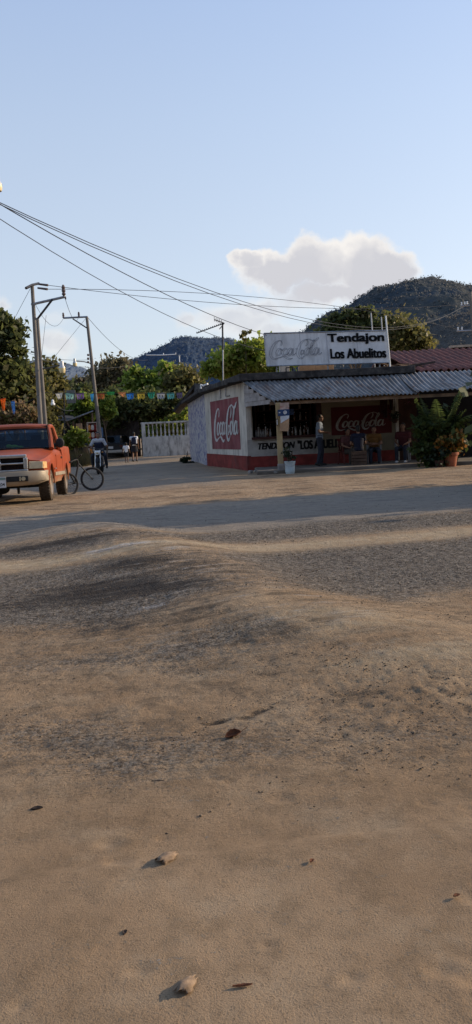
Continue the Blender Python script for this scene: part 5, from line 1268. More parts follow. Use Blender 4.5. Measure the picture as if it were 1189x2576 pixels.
x = seat_at(874,24.75); chair(x,24.95,R(20),'dark red plastic chair under the person in the dull pink shirt',m_rpl)
person('seated person in a dull pink shirt beside the one in navy under the porch',(x,24.85,sz_-.04),R(24),SEAT,H=1.66,shirt=c_pink,pants=c_brn,shoes=c_shoe,female=True)
x = seat_at(901,24.2); cr_ = thing('wooden_crate','brown wooden crate used as a seat by the person in navy','crate',(x,24.1,sz_)); kb = MB()
for z in (.05,.16,.27,.38):
    for s in (-1,1): kb.box((0,s*.2,z),(.44,.018,.085)); kb.box((s*.215,0,z),(.018,.38,.085))
kb.box((0,0,.43),(.45,.43,.02)); kb.build('slats', m_crate, cr_)
for sx in (-1,1):
    for sy in (-1,1): MB().box((sx*.20,sy*.18,.21),(.03,.03,.42)).build('corner_post', m_crate, cr_)
person('seated person in a navy shirt on a wooden crate with back to the road',(x,24.1,sz_),R(184),SEAT,H=1.70,shirt=c_shaded_navy,pants=c_brn,shoes=c_shoe)
x = seat_at(942,24.7); chair(x,24.85,R(-6),'white plastic chair under the person in the mustard shirt',m_wpl)
person('seated person in a mustard yellow shirt in front of the red porch mural',(x,24.75,sz_-.04),R(-8),dict(SEAT,wrR=(.08,-.26,.70),wrL=(-.06,-.28,.66)),H=1.70,shirt=c_orange,pants=c_denim,shoes=c_shoe)
x = seat_at(1016,24.9); chair(x,25.05,R(-20),'white plastic chair under the person in the maroon shirt by the door',m_wpl)
person('seated person in a maroon shirt with white shoes beside the dark doorway',(x,24.95,sz_-.04),R(-24),dict(SEAT,hed=(0,-.05,1.19)),H=1.74,shirt=c_maroon,pants=c_denim,shoes=c_wshoe)
# rider
RP = dict(pel=(0,.16,.86),wai=(0,.13,1.0),che=(0,.06,1.18),nec=(0,.02,1.36),hed=(0,-.02,1.50),shR=(-.19,.04,1.30),shL=(.19,.04,1.30),elR=(-.30,-.03,1.08),wrR=(-.34,-.22,1.06),elL=(.30,-.03,1.08),wrL=(.34,-.22,1.06),
  hiR=(-.10,.14,.84),knR=(-.25,-.20,.70),anR=(-.27,.06,.33),hiL=(.10,.14,.84),knL=(.25,-.20,.70),anL=(.27,.06,.33))
person('person in white and navy shirt and dark trousers riding the black motorcycle',mc.location.copy(),R(4),RP,H=1.72,shirt=c_shaded_white,pants=c_denim,sleeve=.9,shoes=c_shoe,trim=c_navy)
# woman and child walking away
wp_ = G(341,1161,0); wp_ = V3((PY(341,1161,41.5).x,41.5,0)); wp_.z = gz(wp_.x,wp_.y)
person('woman in a white top and dark skirt walking away up the street',wp_,R(176),dict(knR=(-.09,-.10,.50),anR=(-.09,-.02,.09),knL=(.09,.03,.50),anL=(.09,.20,.10),elL=(.25,-.02,1.12),wrL=(.30,-.08,.90)),H=1.64,shirt=c_white,pants=c_black,sleeve=.3,skirt=True,shoes=c_shoe,female=True,long_hair=False)
bp_ = thing('backpack','navy and white backpack worn by the woman walking away','backpack',wp_+V3((.04,-.18,1.17))); m = MB()
m.loft([[V3((x*w,y*d,z)) for x,y in ((-1,-.6),(-.6,-1),(.6,-1),(1,-.6),(1,1),(-1,1))] for z,w,d in ((-.20,.12,.08),(-.16,.15,.10),(.08,.15,.09),(.17,.12,.06),(.20,.06,.03))]); m.build('bag', c_navy, bp_, smooth=True)
MB().box((.115,-.01,-.02),(.08,.15,.30)).build('side_panel', c_white, bp_, bevel=.02)
for s in (-1,1): MB().tube([(s*.09,.07,.14),(s*.10,.17,.22),(s*.11,.28,.10),(s*.10,.20,-.1),(s*.09,.09,-.15)],.016,6).build('shoulder_strap', c_black, bp_)
cw = V3((PY(320,1162,40.6).x,40.6,0)); cw.z = gz(cw.x,cw.y)
person('small child in a white shirt and dark shorts walking beside the woman',cw,R(183),dict(elL=(.27,.0,1.16),wrL=(.33,-.05,.98),elR=(-.26,.02,1.14),wrR=(-.30,-.03,.94),anL=(.10,.08,.08)),H=1.08,shirt=c_white,pants=c_black,sleeve=.7,legs=.5,shoes=c_shoe)
# ------------------------------------------------------------------ utility poles
def wire(name, label, a, b, sag, r_=.012, group=None, n=24):
    a = Vector(a); b = Vector(b); o = thing(name,label,'wire',a,0,group) if False else None
    m = MB(); m.tube([a.lerp(b,i/n)-Vector((0,0,sag*4*(i/n)*(1-i/n)))-a for i in range(n+1)],r_,5)
    o = m.build(name, MT['wire'], None); o.location = a; return tag(o,label,'wire',group)
YA = 32.5
def upole(name,label,x0,y0,x1,y1,Y,r0,r1,Y1=None,group=None):
    Y1 = Y1 or Y; a = PY(x1,y1,Y1); b = PY(x0,y0,Y); a2 = b+(a-b)*((b.z-gz(a.x,a.y)+.2)/(b.z-a.z)); o = thing(name,label,'utility pole',(a2.x,a2.y,gz(a.x,a.y)),0,group)
    MB().tube([a2,b],[r0,r1],12).build('shaft', MT['pole'], o, smooth=True, world=True); return o
def lamp(parent, p, s=1.0, lit=False):
    b = MB(); b.lathe(p,(0,0,1),[(.02,.26*s),(.07*s,.25*s),(.075*s,.08*s),(.12*s,.02*s),(.125*s,-.01)],14); l = b.build('lamp_housing', M('lamp_housing',(.50,.50,.50),.5,.1,5,0,metal=.3), parent, smooth=True, world=True)
    b = MB(); b.lathe(p,(0,0,-1),[(.118*s,0),(.125*s,.10*s),(.10*s,.20*s),(.02*s,.22*s)],14); b.build('lamp_shade', M('lamp_shade',(.62,.50,.26),.35,.1,5,0,spec=.6), parent, smooth=True, world=True)
def insulator(parent, p, up=.22, r_=.05):
    MB().lathe(p,(0,0,1),[(r_*.5,0),(r_,up*.15),(r_*.6,up*.3),(r_,up*.45),(r_*.6,up*.6),(r_*.9,up*.75),(r_*.4,up)],10).build('insulator', MT['ceramic'], parent, smooth=True, world=True)
p1 = upole('utility_pole','tall concrete utility pole with one long crossarm behind the orange pickup',81.5,716,105,1100,YA,.115,.075)
b = MB(); b.tube([PY(80,766,YA),PY(165,746.5,YA-.4)],.055,6); b.build('crossarm', MT['steel'], p1, world=True)
MB().tube([PY(96,801,YA),PY(133,753,YA-.3)],.045,6).build('brace', MT['darksteel'], p1, world=True)
MB().tube([PY(66,725,YA-.6),PY(83,716.5,YA-.1),PY(98,713,YA+.6)],.06,6).build('top_crossarm', MT['darksteel'], p1, world=True)
insulator(p1,PY(161.5,744,YA-.4),.45,.09); MB().tube([PY(161.5,744,YA-.4),PY(162,731,YA-.4)],.03,6).build('insulator_pin',MT['darksteel'],p1,world=True)
MB().tube([PY(165,746,YA-.4),PY(166,753,YA-.4)],.035,6).build('hook',MT['darksteel'],p1,world=True)
for i,(x,y) in enumerate(((105,716),(104,726))):
    MB().tube([PY(x-8,y-1.5,YA-.2),PY(x+16,y+1.5,YA-.4)],[.04,.05],8).build('strain_insulator', MT['ceramic'], p1, world=True)
p1b = upole('utility_pole','slanting concrete prop pole with a street lamp leaning on the taller pole',95,800,117.5,1100,YA+.5,.10,.065,YA+.2)
MB().tube([PY(109,928,YA),PY(122,926,YA-.6),PY(150,919,YA-1.6)],.03,6).build('lamp_arm', MT['darksteel'], p1b, world=True); lamp(p1b, PY(157,925,YA-1.7), 1.05)
p2 = upole('utility_pole','leaning utility pole with a sideways crossarm and street lamp beyond the motorcycle',219,797,252,1095,43,.125,.08)
MB().tube([PY(160,800,43),PY(221,797,43)],.055,6).build('crossarm', MT['steel'], p2, world=True); MB().tube([PY(184,802,43),PY(219,825,43)],.04,6).build('brace', MT['darksteel'], p2, world=True)
for x,y in ((160.5,800),(199.5,798)): insulator(p2,PY(x,y,43),.30,.07)
for y in (893,902,911): MB().ball(PY(222.5,y,42.8),.07,8,6).build('spool_insulator', MT['ceramic'], p2, world=True)
MB().tube([PY(228,914,43),PY(213,910,42.6),PY(194,908.5,42)],.03,6).build('lamp_arm', MT['darksteel'], p2, world=True); lamp(p2, PY(189,913,42), .95)
p3 = upole('utility_pole','grey utility pole with white insulators at the far right edge',1184,735,1195,905,48,.11,.09)
for xa_,ya_,xb_,yb_ in ((1160,770,1189,768),(1150,833,1190,831)): MB().tube([PY(xa_,ya_,48),PY(xb_,yb_,48)],.05,6).build('crossarm', MT['steel'], p3, world=True)
for x,y in ((1162,768),(1170,767),(1176,766),(1153,831),(1163,830)): 
    MB().lathe(PY(x,y,47.8),(0,0,1),[(.03,0),(.06,.04),(.035,.10),(.06,.16),(.02,.2)],10).build('insulator', MT['white'], p3, smooth=True, world=True)
sx0 = PY(0,465,14.0)
p0_ = thing('utility_pole','near street lamp pole beyond the left edge, only its lamp glass shows','utility pole',(sx0.x-1.25,14.2,gz(sx0.x-1.25,14.2)))
MB().tube([(sx0.x-1.25,14.2,-.2),(sx0.x-1.25,14.2,7.4)],[.17,.11],12).build('shaft', MT['pole'], p0_, smooth=True, world=True)
MB().tube([(sx0.x-1.2,14.2,6.4),(sx0.x-.6,14.1,6.62),(sx0.x-.03,14,sx0.z+.07)],.028,6).build('lamp_arm', MT['darksteel'], p0_, world=True); lamp(p0_, sx0+Vector((-.035,0,.015)), .62)
# overhead wires
GR = 'dark overhead wires sweeping down from the upper left'
Lx = sx0.x-1.25
for i,(x,y,xe,ye,Ye,sag,r_) in enumerate(((0,487,1176,766,48,1.9,.009),(0,490.5,1170,767,48,1.98,.009),(0,497,905,868,40,1.0,.010),(0,527,880,862,40,1.45,.008))):
    a = PY(x,y,14.05); e = PY(xe,ye,Ye); 
    a2 = a+(a-e).normalized()*.9
    lab = ['topmost dark wire sweeping down from the upper left to the far right pole','dark wire just below the topmost one, sweeping to the far right pole','third dark wire from the top, sweeping down behind the roof sign','lowest long dark wire, sweeping from the left edge down behind the roof sign'][i]
    wire('overhead_wire',lab,a2,e,sag,r_,GR)
wire('overhead_wire','upper thin wire running right from the top of the tall pole',PY(121,717.5,YA-.4),PY(1162,766,48),.55,.012)
wire('overhead_wire','lower thin wire running right from the tall pole just under its top',PY(119,727.5,YA-.4),PY(1153,829,48),-.65,.012)
wire('overhead_wire','slack wire drooping between the tall pole crossarm and the leaning pole',PY(165,752,YA-.4),PY(199,797,43),.5,.010)
wire('overhead_wire','thin wire from the tall pole down to the leaning pole crossarm end',PY(88,762,YA),PY(161,799,43),.7,.009)
wire('guy_wire','thin guy wire falling from the leaning pole top to the lower left',PY(219,798,43),PY(132,905,36),.0,.009)
wire('guy_wire','thin guy wire falling from the tall pole top behind the big left tree',PY(77,726,YA),PY(38,800,34),.0,.009)
wire('guy_wire','thin guy wire hanging down between the two poles',PY(117,793,YA),PY(105,900,YA),.0,.008)
for i,(y0,x1,y1) in enumerate(((793,60,745),(793,166,752))): pass
wire('overhead_wire','thin wire fanning right and down from the leaning pole top',PY(222,799,43),PY(372,905,80),.8,.014)
wire('overhead_wire','thin low wire from the trees at left to the leaning pole',PY(20,872,40),PY(226,905,43),.25,.009)
wire('overhead_wire','thin lower wire from the prop pole past the leaning pole',PY(104,905,YA),PY(330,918,60),.3,.010)
# distant light post with a bar on the hillside
fp = thing('light_post','distant pale post standing among the trees below the hill','post',PY(453,921,70)); MB().tube([PY(453,921,70),PY(452,895,70)],.05,6).build('shaft',MT['white'],fp,world=True); MB().box(PY(452,895,70),(.16,.16,.05)).build('cap',MT['white'],fp,world=True)
fb = thing('wire_bracket','distant pale crossbar with wires in front of the round hill','crossbar',PY(420,895,80)); MB().tube([PY(368,893,80),PY(412,893,80),PY(443,891,80)],.05,6).tube([PY(443,891,80),PY(443,887,80)],.04,6).tube([PY(412,893,80),PY(412,888,80)],.04,6).build('bar',MT['white'],fb,world=True)
# ------------------------------------------------------------------ bunting
YB = 38.0
fl = [(149,996,20,'white',0),(176,997,21,'mint',1),(202,996.5,20,'violet',1),(232,998,9,'sky blue',2),(254,996.5,19,'rust orange',1),(279,993,20,'green',3),(307,994.5,20,'pale orange',2),(327.5,997,19,'blue',1),(355,996,19,'yellow',1),(381,995,19,'emerald',0),(405,996,20,'grey white',1),(430,996,19,'turquoise',1),(452,995,15,'faint violet',1)]
cols = {'white':(.62,.62,.60),'mint':(.35,.62,.52),'violet':(.22,.14,.30),'sky blue':(.08,.38,.70),'rust orange':(.42,.13,.05),'green':(.06,.36,.10),'pale orange':(.70,.30,.13),'blue':(.04,.19,.55),'yellow':(.55,.40,.06),'emerald':(.05,.36,.22),'grey white':(.45,.45,.46),'turquoise':(.18,.52,.44),'faint violet':(.20,.15,.24)}
sA = PY(100,989,YB); sB = PY(470,985,YB)
so2 = MB(); so2.tube([PY(x,y,YB)-sA for x,y in ((112,986),(140,989.5),(250,990.5),(330,990.5),(430,990),(462,987))],.012,5); so2 = so2.build('bunting_string', MT['wire'], None); so2.location = sA; tag(so2,'thin string of paper flags stretched across the street','string')
def flag(label, px, py, w, hgt, mat, kind, Y, seed, top=0.0):
    g = random.Random(seed); p = PY(px,py-7+top,Y); W_ = w*Y/FPX; H_ = hgt*Y/FPX; o = thing('paper_flag',label,'flag',p,R(g.uniform(-20,20)),'cut paper flags strung across the street')
    b = MB(); n = 8; m = 6
    def pt(u,v):
        yv = .05*math.sin(u*5+seed)*v+.03*v
        if kind == 0: x = (u-.5)*W_*(1-.45*v); 
        elif kind == 2: x = (u-.5)*W_*(1-.6*v)+.25*W_*v*(seed%2-.3)
        else: x = (u-.5)*W_*(1-.15*v)
        return Vector((x,yv,-v*H_*(1+(.18*math.sin(u*19) if kind != 3 else 0)*v)*( .5 if kind == 3 else 1)))
    for i in range(n):
        for j in range(m):
            if kind in (0,1) and j in (2,3) and i in (2,5) : continue     # cut holes
            b.quad(pt(i/n,(j+1)/m),pt((i+1)/n,(j+1)/m),pt((i+1)/n,j/m),pt(i/n,j/m))
    b.build('paper',mat,o); MB().box((0,0,0),(W_,.012,.03)).build('hem',mat,o); return o
def paper(c_):
    m = bpy.data.materials.new('flag_paper'); t = NT(m); d = t.n('ShaderNodeBsdfDiffuse'); tr_ = t.n('ShaderNodeBsdfTranslucent'); n_ = t.noise(9,3)
    cc_ = t.mix(t.rng(n_,.3,.7),tuple(v*.75 for v in c_),c_); t.l(cc_,d.inputs[0]); t.l(cc_,tr_.inputs[0]); mx_ = t.n('ShaderNodeMixShader'); mx_.inputs[0].default_value = .4
    t.l(d.outputs[0],mx_.inputs[1]); t.l(tr_.outputs[0],mx_.inputs[2]); t.l(mx_.outputs[0],t.out.inputs[0]); return m
for i,(x,y,w,cn,k) in enumerate(fl):
    flag('%s cut paper flag hanging on the string across the street' % cn, x, y, w, 13.5 if k != 2 else (17 if cn == 'sky blue' else 10), paper(cols[cn]), k, YB, i+1)
flag('bright orange flag hanging above the dry bush at the left edge',8,1012,16,27,paper((.75,.12,.02)),0,YA-1,31,-2)
flag('blue paper flag hanging beside the orange one near the left edge',33,1022,11,28,paper((.05,.17,.48)),1,YA-1,32,-5)
wire('bunting_string','pale slack string behind the flags at the left edge',PY(-5,998,YA-1),PY(100,992,YA-1),.35,.010)
# hanging lamp, grey panel, shed
hl_ = thing('hanging_lamp','small white lamp hanging in the shade right of the prop pole','lamp',PY(134,1013,36))
MB().lathe(PY(134,1019,36),(0,0,1),[(.10,0),(.11,.07),(.06,.12),(.075,.17),(.045,.25),(.01,.27)],12).build('shade',MT['white'],hl_,smooth=True,world=True); MB().tube([PY(134,1006,36),PY(134,985,36)],.01,5).build('cord',MT['wire'],hl_,world=True)
wire('overhead_wire','pale slack cable running right from the small hanging lamp',PY(136,1019,36),PY(186,1032,43),.12,.014)
gp2 = thing('grey_panel','plain grey panel on a thin post behind the mint paper flag','panel',PY(168,1100,43.5)); x0,x1 = PY(167,982,43.4),PY(192,1014,43.4)
MB().box(((x0.x+x1.x)/2,43.4,(x0.z+x1.z)/2),(x1.x-x0.x,.04,x0.z-x1.z)).build('board',M('grey_panel',(.17,.17,.16),.7,.1,2,.05),gp2,bevel=.005,world=True); MB().tube([PY(163,1098,43.5),PY(162,978,43.5)],.045,6).build('post',MT['darksteel'],gp2,world=True)
sd = thing('shed','dark open shed with a sagging sheet roof and bare wooden posts','shed',(PY(180,1110,46).x,46,0))
a,b_,c_,d_ = PY(118,1056,45),PY(172,1060,45),PY(236,1036,45.3),PY(238,1030,49)
m_shed = M('dark_sheet',(.035,.033,.035),.7,.3,3,.1); b = MB(); b.hexa([a,b_,b_+Vector((0,4,.3)),a+Vector((0,4,.3))],[p+Vector((0,0,.07)) for p in (a,b_,b_+Vector((0,4,.3)),a+Vector((0,4,.3)))]); b.hexa([b_,c_,c_+Vector((0,4,.3)),b_+Vector((0,4,.3))],[p+Vector((0,0,.07)) for p in (b_,c_,c_+Vector((0,4,.3)),b_+Vector((0,4,.3)))]); b.build('sheet_roof',m_shed,sd,world=True)
b = MB(); b.tube([a+Vector((0,-.06,.05)),b_+Vector((0,-.06,.05)),c_+Vector((0,-.06,.05))],.045,6); b.build('roof_edge',MT['steel'],sd,world=True)
for x in (120,151,185,234):
    q = PY(x,1060,45.2); MB().tube([(q.x,45.2,-.1),(q.x,45.2,q.z if x < 200 else q.z+.5)],.06,6).build('post',MT['wood'],sd,world=True)
q = MB(); q.box((PY(180,1080,48.6).x,48.6,1.1),(3.4,.1,2.6)); q.build('back_wall',m_dark,sd,world=True)
MB().tube([PY(155,1035,45),PY(176,1075,45)],.05,6).build('loose_pole',MT['wood'],sd,world=True)
bx_ = thing('hanging_box','small pinkish box hanging under the sheet roof of the dark shed','box',PY(200,1073,44.8)); MB().box((0,0,0),(.34,.3,.36)).build('carton',m_card,bx_,bevel=.02); MB().tube([(0,0,.18),(0,0,.55)],.01,5).build('cord',MT['wire'],bx_)
rk = thing('display_rack','tall red display rack with orange and white goods behind the motorcyclist','rack',(PY(235,1090,45).x,45,0)); xa,xb = PY(223,1090,45).x,PY(247,1090,45).x; zt = PY(235,1063,45).z
m_rr = M('red_rack',(.30,.035,.025),.6,.3,5,.1); MB().box(((xa+xb)/2,45.2,zt*.5),(xb-xa,.06,zt)).build('back_panel',m_rr,rk,world=True)
b = MB()
for x in (xa,xb): b.box((x,45,zt/2),(.06,.3,zt))
b.box(((xa+xb)/2,45,zt),(xb-xa+.06,.32,.06)); b.build('rack_frame',M('pale_frame',(.5,.4,.34),.6,.1,4,.05),rk,world=True)
for z in (.5,.95,1.4,1.85): MB().box(((xa+xb)/2,45,z),(xb-xa-.06,.3,.03)).build('shelf',m_rr,rk,world=True)
mg_ = [M('orange_goods',(.65,.26,.06),.6,.2,8,0),M('white_goods',(.6,.55,.5),.6,.2,8,0),m_rr]
for i in range(12):
    c_ = ((xa+.09+(xb-xa-.18)*(i%3)/2),44.95,.5+.45*(i//3)+.17); o = thing('snack_packet','%s packet on the tall red display rack' % ('orange','white','red')[i*7%3],'packet',c_,0,'packets on the red display rack'); MB().loft([[Vector((x*w,y*w*.4,z)) for x,y in ((-1,-1),(1,-1),(1,1),(-1,1))] for z,w in ((-.15,.05),(-.1,.085),(.1,.085),(.15,.05))]).build('packet',mg_[i*7%3],o); MB().box((0,0,.155),(.12,.012,.02)).build('seal',mg_[1],o)
# ------------------------------------------------------------------ fences
m_fen = M('stained_white_fence',(.46,.45,.43),.9,.15,3,.3,dirt=(.10,.10,.095),damt=.75,dscale=1.7,stretch=(2.5,2.5,.7))
f0,f1 = G(358,1146,0),G(474,1142,0); FY = 48.0; f0 = Vector((PY(358,1100,FY).x,FY,0)); f1 = Vector((PY(480,1100,FY+.4).x,FY+.4,0)); fd_ = (f1-f0).normalized(); fr_ = Matrix.Rotation(math.atan2(fd_.y,fd_.x),3,'Z'); fL = (f1-f0).length
bf = thing('balustrade_fence','weathered white wall topped with turned balusters beside the shop','fence',(*f0.xy,0),math.atan2(fd_.y,fd_.x)); zT = PY(415,1060.5,FY).z; zM = PY(415,1097,FY).z
MB().box((fL/2,0,zM/2-.1),(fL,.25,zM+.2)).build('lower_wall',m_fen,bf,bevel=.02); MB().box((fL/2,0,zT-.05),(fL+.1,.28,.11)).build('top_rail',m_fen,bf,bevel=.015)
for x in (.12,fL-.1): MB().box((x,0,(zT+zM)/2),(.24,.26,zT-zM)).build('end_post',m_fen,bf,bevel=.012)
nbal = 10
for i in range(nbal):
    x = .45+(fL-.75)*i/(nbal-1); hh_ = zT-zM-.1
    MB().lathe((x,0,zM),(0,0,1),[(.07,0),(.07,.06),(.04,.10),(.065,hh_*.24),(.075,hh_*.34),(.042,hh_*.55),(.034,hh_*.72),(.045,hh_*.86),(.07,hh_*.93),(.07,hh_)],10).build('baluster',m_fen,bf,smooth=True)
d0 = Vector((PY(262,1100,52).x,52,0)); d1 = Vector((PY(357,1100,50).x,50,0)); dL = (d1-d0).length; da = math.atan2((d1-d0).y,(d1-d0).x); df = thing('board_fence','dark weathered board fence behind the parked car','fence',d0,da); m_bd = M('dark_boards',(.040,.030,.026),.9,.45,3,.3); zf = PY(310,1062,51).z
b = MB()
for i in range(int(dL/.16)): b.box((i*.16+.08,0,zf/2+random.uniform(-.06,.06)),(.15,.03,zf+.1))
b.build('boards',m_bd,df)
for i in range(4): MB().box((i*dL/3,.06,zf/2),(.1,.1,zf+.25)).build('post',m_bd,df)
for z in (.5,zf-.35): MB().box((dL/2,.05,z),(dL,.05,.09)).build('rail',m_bd,df)
lw = thing('low_fence','low rail fence with a thin metal bar behind the pickup','fence',(PY(60,1060,36.5).x,36.5,0)); b = MB(); b.tube([PY(98,1045,36.5),PY(60,1049,36.5),PY(-40,1052,36.5)],.035,6); b.build('rail',MT['steel'],lw,world=True)
for x in (98,60,10,-35):
    q = PY(x,1050,36.5); MB().tube([(q.x,36.5,0),(q.x,36.5,q.z)],.04,6).build('post',MT['wood'],lw,world=True)
# ------------------------------------------------------------------ trees and bushes
lm_dk = leaf_mat('mango_leaf', (.040,.056,.020), (.115,.130,.042), .42, .8, (.13,.115,.055), .15)
lm_ol = leaf_mat('olive_leaf', (.070,.078,.022), (.165,.150,.048), .42, .7, (.16,.13,.06), .18)
lm_br = leaf_mat('bright_leaf', (.085,.150,.022), (.225,.290,.048), .48, .9, (.20,.23,.07), .2)
lm_ye = leaf_mat('yellow_green_leaf', (.110,.160,.022), (.240,.285,.042), .48, .8, (.26,.22,.07), .2)
lm_gr = leaf_mat('grey_green_leaf', (.075,.075,.040), (.145,.128,.068), .4, .8, (.15,.115,.07), .25)
lm_ta = leaf_mat('dry_bush_leaf', (.16,.12,.05), (.34,.22,.12), .3, 2, (.10,.11,.03), .35)
def C(px, py, Y, rx, ry, rd=None):      # crown ellipsoid from a sight line; radii in picture units
    p = PY(px,py,Y); k = Y/FPX; return (p.x,p.y,p.z,rx*k,(rd or (rx+ry)/2)*k,ry*k)
def base(px, Y): p = PY(px,1100,Y); return (p.x,Y,gz(p.x,Y))
GT = 'trees beyond the street'
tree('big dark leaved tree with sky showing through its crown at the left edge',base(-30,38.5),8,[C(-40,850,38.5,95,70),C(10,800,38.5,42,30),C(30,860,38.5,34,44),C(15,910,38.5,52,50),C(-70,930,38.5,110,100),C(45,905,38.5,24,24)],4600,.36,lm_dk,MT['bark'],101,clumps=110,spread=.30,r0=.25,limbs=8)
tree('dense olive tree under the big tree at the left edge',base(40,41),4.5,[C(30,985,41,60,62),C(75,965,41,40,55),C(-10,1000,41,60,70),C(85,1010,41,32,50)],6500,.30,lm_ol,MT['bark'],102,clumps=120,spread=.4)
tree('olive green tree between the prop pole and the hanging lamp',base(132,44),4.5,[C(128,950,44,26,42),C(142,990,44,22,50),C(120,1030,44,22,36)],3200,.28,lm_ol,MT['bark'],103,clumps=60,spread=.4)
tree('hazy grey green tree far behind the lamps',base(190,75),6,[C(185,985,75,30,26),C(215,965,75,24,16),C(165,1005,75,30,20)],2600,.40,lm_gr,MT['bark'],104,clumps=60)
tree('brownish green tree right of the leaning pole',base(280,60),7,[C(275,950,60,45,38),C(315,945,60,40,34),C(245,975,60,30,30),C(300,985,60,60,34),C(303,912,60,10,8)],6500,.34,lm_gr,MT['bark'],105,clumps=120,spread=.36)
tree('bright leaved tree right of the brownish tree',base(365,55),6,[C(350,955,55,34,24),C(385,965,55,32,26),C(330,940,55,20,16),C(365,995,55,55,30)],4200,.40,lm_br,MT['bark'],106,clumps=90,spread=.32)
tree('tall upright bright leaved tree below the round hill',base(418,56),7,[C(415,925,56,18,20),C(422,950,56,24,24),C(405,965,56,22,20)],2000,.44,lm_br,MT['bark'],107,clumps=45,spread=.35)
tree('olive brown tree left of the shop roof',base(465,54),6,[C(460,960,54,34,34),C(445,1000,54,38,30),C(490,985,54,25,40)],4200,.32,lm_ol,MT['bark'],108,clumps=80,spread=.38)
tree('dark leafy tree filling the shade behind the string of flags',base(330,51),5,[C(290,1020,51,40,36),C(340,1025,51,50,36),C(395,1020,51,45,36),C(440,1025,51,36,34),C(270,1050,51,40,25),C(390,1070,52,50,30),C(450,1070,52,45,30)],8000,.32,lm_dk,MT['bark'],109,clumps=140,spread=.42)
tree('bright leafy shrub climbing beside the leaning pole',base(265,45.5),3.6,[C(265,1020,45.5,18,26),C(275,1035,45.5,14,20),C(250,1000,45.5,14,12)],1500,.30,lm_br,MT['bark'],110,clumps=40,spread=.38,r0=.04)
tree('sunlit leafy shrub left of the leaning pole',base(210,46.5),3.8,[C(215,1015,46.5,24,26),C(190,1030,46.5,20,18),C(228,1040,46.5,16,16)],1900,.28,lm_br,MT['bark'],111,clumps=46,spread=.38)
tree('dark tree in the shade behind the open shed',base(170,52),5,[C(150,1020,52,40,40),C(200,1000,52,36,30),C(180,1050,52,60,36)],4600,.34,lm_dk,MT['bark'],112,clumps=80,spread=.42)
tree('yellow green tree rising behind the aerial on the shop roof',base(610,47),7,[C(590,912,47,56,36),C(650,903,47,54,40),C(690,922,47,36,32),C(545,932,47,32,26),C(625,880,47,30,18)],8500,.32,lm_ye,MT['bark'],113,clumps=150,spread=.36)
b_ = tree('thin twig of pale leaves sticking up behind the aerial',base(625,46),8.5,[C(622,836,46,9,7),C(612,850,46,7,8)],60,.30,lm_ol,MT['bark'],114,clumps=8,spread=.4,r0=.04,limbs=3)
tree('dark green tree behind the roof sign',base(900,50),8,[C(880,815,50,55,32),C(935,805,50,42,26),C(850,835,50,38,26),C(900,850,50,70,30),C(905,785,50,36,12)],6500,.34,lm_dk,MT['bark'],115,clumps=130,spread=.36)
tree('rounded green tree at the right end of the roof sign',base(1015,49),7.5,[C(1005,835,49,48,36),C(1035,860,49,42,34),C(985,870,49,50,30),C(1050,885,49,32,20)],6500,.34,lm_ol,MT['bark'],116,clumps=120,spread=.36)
tree('yellow flowering hedge showing above the white balusters',base(440,49.3),2.8,[C(425,1047,49.3,16,12),C(452,1048,49.3,22,11),C(470,1042,49.3,12,10),C(430,1080,49.5,30,22),C(465,1080,49.5,26,22),C(395,1080,49.5,22,22)],2600,.22,lm_ye,MT['bark'],117,clumps=36,spread=.42,r0=.06,name='hedge',cat='hedge')
tree('dry tan leaved bush behind the pickup roof',base(40,35.5),2.8,[C(55,1040,35.5,34,26),C(20,1055,35.5,36,22),C(80,1055,35.5,22,18),C(-20,1050,35.5,40,28)],3200,.20,lm_ta,MT['bark'],118,clumps=90,spread=.4,r0=.06,name='bush',cat='bush')
tree('leafy bush at the foot of the prop pole',base(118,36),2,[C(120,1060,36,18,26),C(135,1080,36,16,20)],1100,.20,lm_ol,MT['bark'],119,clumps=30,spread=.42,r0=.05,name='bush',cat='bush')
tree('spiky green bush on the verge left of the motorcycle',base(192,39),1.6,[C(190,1098,39,22,16),C(178,1110,39,16,14),C(208,1108,39,14,14)],1600,.22,lm_ye,MT['bark'],120,clumps=36,spread=.42,r0=.04,name='bush',cat='bush')
tree('low dark weeds at the foot of the blotched shop wall',base(470,34.5),.4,[C(468,1158,34.5,14,6),C(480,1163,34.5,8,4)],420,.14,m_dkleaf,MT['bark'],121,clumps=14,spread=.45,r0=.02,name='weeds',cat='weeds')
# dry grass on the verge
g = np.random.default_rng(5); n = 2600; P = np.stack([g.uniform(PY(125,1100,38).x,PY(222,1100,38).x,n),g.uniform(37,40.5,n),np.zeros(n)],-1); P[:,2] = gbase(P[:,0],P[:,1]); hgt_ = g.uniform(.2,.75,n)
lean = g.normal(size=(n,3))*.16; sd_ = np.stack([np.ones(n)*.018,np.zeros(n),np.zeros(n)],-1)
V = np.stack([P-sd_,P+sd_,P+lean+np.stack([np.zeros(n),np.zeros(n),hgt_],-1)],1).reshape(-1,3)
tag(np_mesh('dry_grass',V,np.arange(3*n).reshape(n,3),leaf_mat('dry_grass',(.06,.06,.025),(.15,.12,.055),.3,2)),'dry yellowish grass growing on the verge left of the motorcycle','grass',kind='stuff')
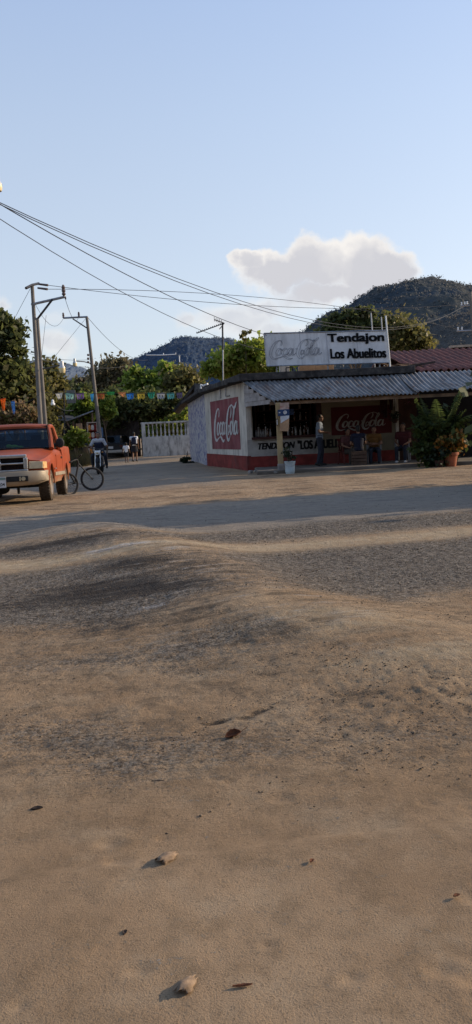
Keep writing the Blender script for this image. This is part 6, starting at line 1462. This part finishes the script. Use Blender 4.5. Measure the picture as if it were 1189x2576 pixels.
# ------------------------------------------------------------------ fallen leaves
m_lf = M('dry_leaf',(.24,.165,.105),.9,.3,60,.08); m_lfd = M('dark_dry_leaf',(.05,.035,.028),.85,.3,30,.4); m_lfr = M('red_brown_leaf',(.15,.055,.025),.8,.3,30,.4)
def leaf(label, px, py, L, Wd, rz, curl, mat, stem=0.0, tilt=(0,0), lift=0.0):
    p = G(px,py); z = gz(p.x,p.y); o = thing('fallen_leaf',label,'leaf',(p.x,p.y,z+.003+lift),rz); o.rotation_euler = (tilt[0],tilt[1],rz)
    b = MB(); n, m = 12, 6
    def pt(i,j):
        u = i/n; v = (j/m-.5)*2; w = Wd*.5*math.sin(PI*min(1,u*.96+.03))**.7*(1+.08*math.sin(i*2.1)); x = (u-.5)*L; yy_ = v*w
        return Vector((x,yy_*math.cos(curl*v*.55),abs(yy_)*abs(math.sin(curl*.9*v))+.006+.25*L*curl*(u-.5)**2))
    vs = [pt(i,j) for i in range(n+1) for j in range(m+1)]
    b.add(vs,[(i*(m+1)+j,(i+1)*(m+1)+j,(i+1)*(m+1)+j+1,i*(m+1)+j+1) for i in range(n) for j in range(m)]); bl_ = b.build('blade',mat,o,smooth=True,angle=180); s_ = bl_.modifiers.new('s','SOLIDIFY'); s_.thickness = .0012
    MB().tube([(-L*.5-stem,0,.006+stem*.8),(-L*.5,0,.008+.06*L*curl),(0,0,.007),(L*.5,0,.008+.06*L*curl)],[.0012,.0014,.0012,.0006],5).build('midrib',mat,o); bpy.context.view_layer.update(); zm = min((o.matrix_basis @ v.co).z for v in bl_.data.vertices); o.location.z += z+.0015-zm; return o
def arched(label, px, py, L, R_, ang, mat, seed):
    """dry leaf curled into an arch, standing on its two long edges"""
    p = G(px,py); o = thing('fallen_leaf',label,'leaf',(p.x,p.y,gz(p.x,p.y)-.001)); g = random.Random(seed)
    ax = Vector((math.cos(ang),math.sin(ang),0)); rt = Vector((-ax.y,ax.x,0)); b = MB(); n, m = 12, 14; V = []
    for i in range(n+1):
        u = i/n; r_ = R_*(.30+.75*math.sin(PI*(.10+.62*u)))*(1+.06*math.sin(u*9+seed)); tw = .25*(u-.5)
        for j in range(m+1):
            th = R(-92+170*j/m)+tw; rr = r_*(1+.07*math.sin(j*1.7+i*.9+seed)); e_ = (.010*g.uniform(-1,1) if i in (0,n) else 0)
            V.append(ax*((u-.5)*L+e_+.010*math.cos(th)*(1 if i == n else 0))+rt*rr*math.sin(th)+Vector((0,0,max(0,rr*math.cos(th)*(.62+.25*u)+.002))))
    b.add(V,[(i*(m+1)+j,(i+1)*(m+1)+j,(i+1)*(m+1)+j+1,i*(m+1)+j+1) for i in range(n) for j in range(m)])
    bl_ = b.build('blade',mat,o,smooth=True,angle=180); s_ = bl_.modifiers.new('s','SOLIDIFY'); s_.thickness = .0012
    MB().tube([ax*(-L*.5-.012)+Vector((0,0,.004)),ax*(-L*.5)+Vector((0,0,R_*.45)),Vector((0,0,R_*.78)),ax*L*.45+Vector((0,0,R_*.80))],[.0012,.0014,.0013,.0008],5).build('midrib',mat,o); return o
arched('curled pale brown leaf lying nearest the camera',472,2492,.052,.021,R(238),m_lf,1)
arched('curled pale brown leaf with a dark hollow higher on the smooth dirt',424,2168,.060,.023,R(228),m_lf,4)
leaf('reddish brown leaf with a raised stem on the gravel',588,1857,.075,.05,R(195),1.3,m_lfr,stem=.035,tilt=(R(-25),R(10)),lift=.008)
leaf('small dark leaf lying left of the curled leaves near the left edge',94,2036,.045,.022,R(10),.9,m_lfd)
leaf('small dark leaf on the gravel right of the reddish leaf',628,1904,.035,.02,R(30),.9,m_lfd)
leaf('thin brown leaf stalk lying on the dirt right of the nearest leaf',612,2492,.05,.010,R(5),.6,m_lfr)
leaf('tiny dark leaf on the dirt in the right middle',786,2176,.020,.014,R(60),.9,m_lfr)
leaf('tiny dark leaf near the right edge of the dirt',1150,2264,.022,.012,R(20),.9,m_lfr)
leaf('tiny dark leaf on the dirt at left below the pale patch',316,2357,.020,.013,R(80),.9,m_lfd)
leaf('thin dark leaf on the gravel near the left edge',88,1831,.06,.022,R(5),.8,m_lfd)
leaf('narrow brown twig leaf on the smooth dirt left of the reddish leaf',398,1967,.05,.010,R(0),.5,m_lfd)
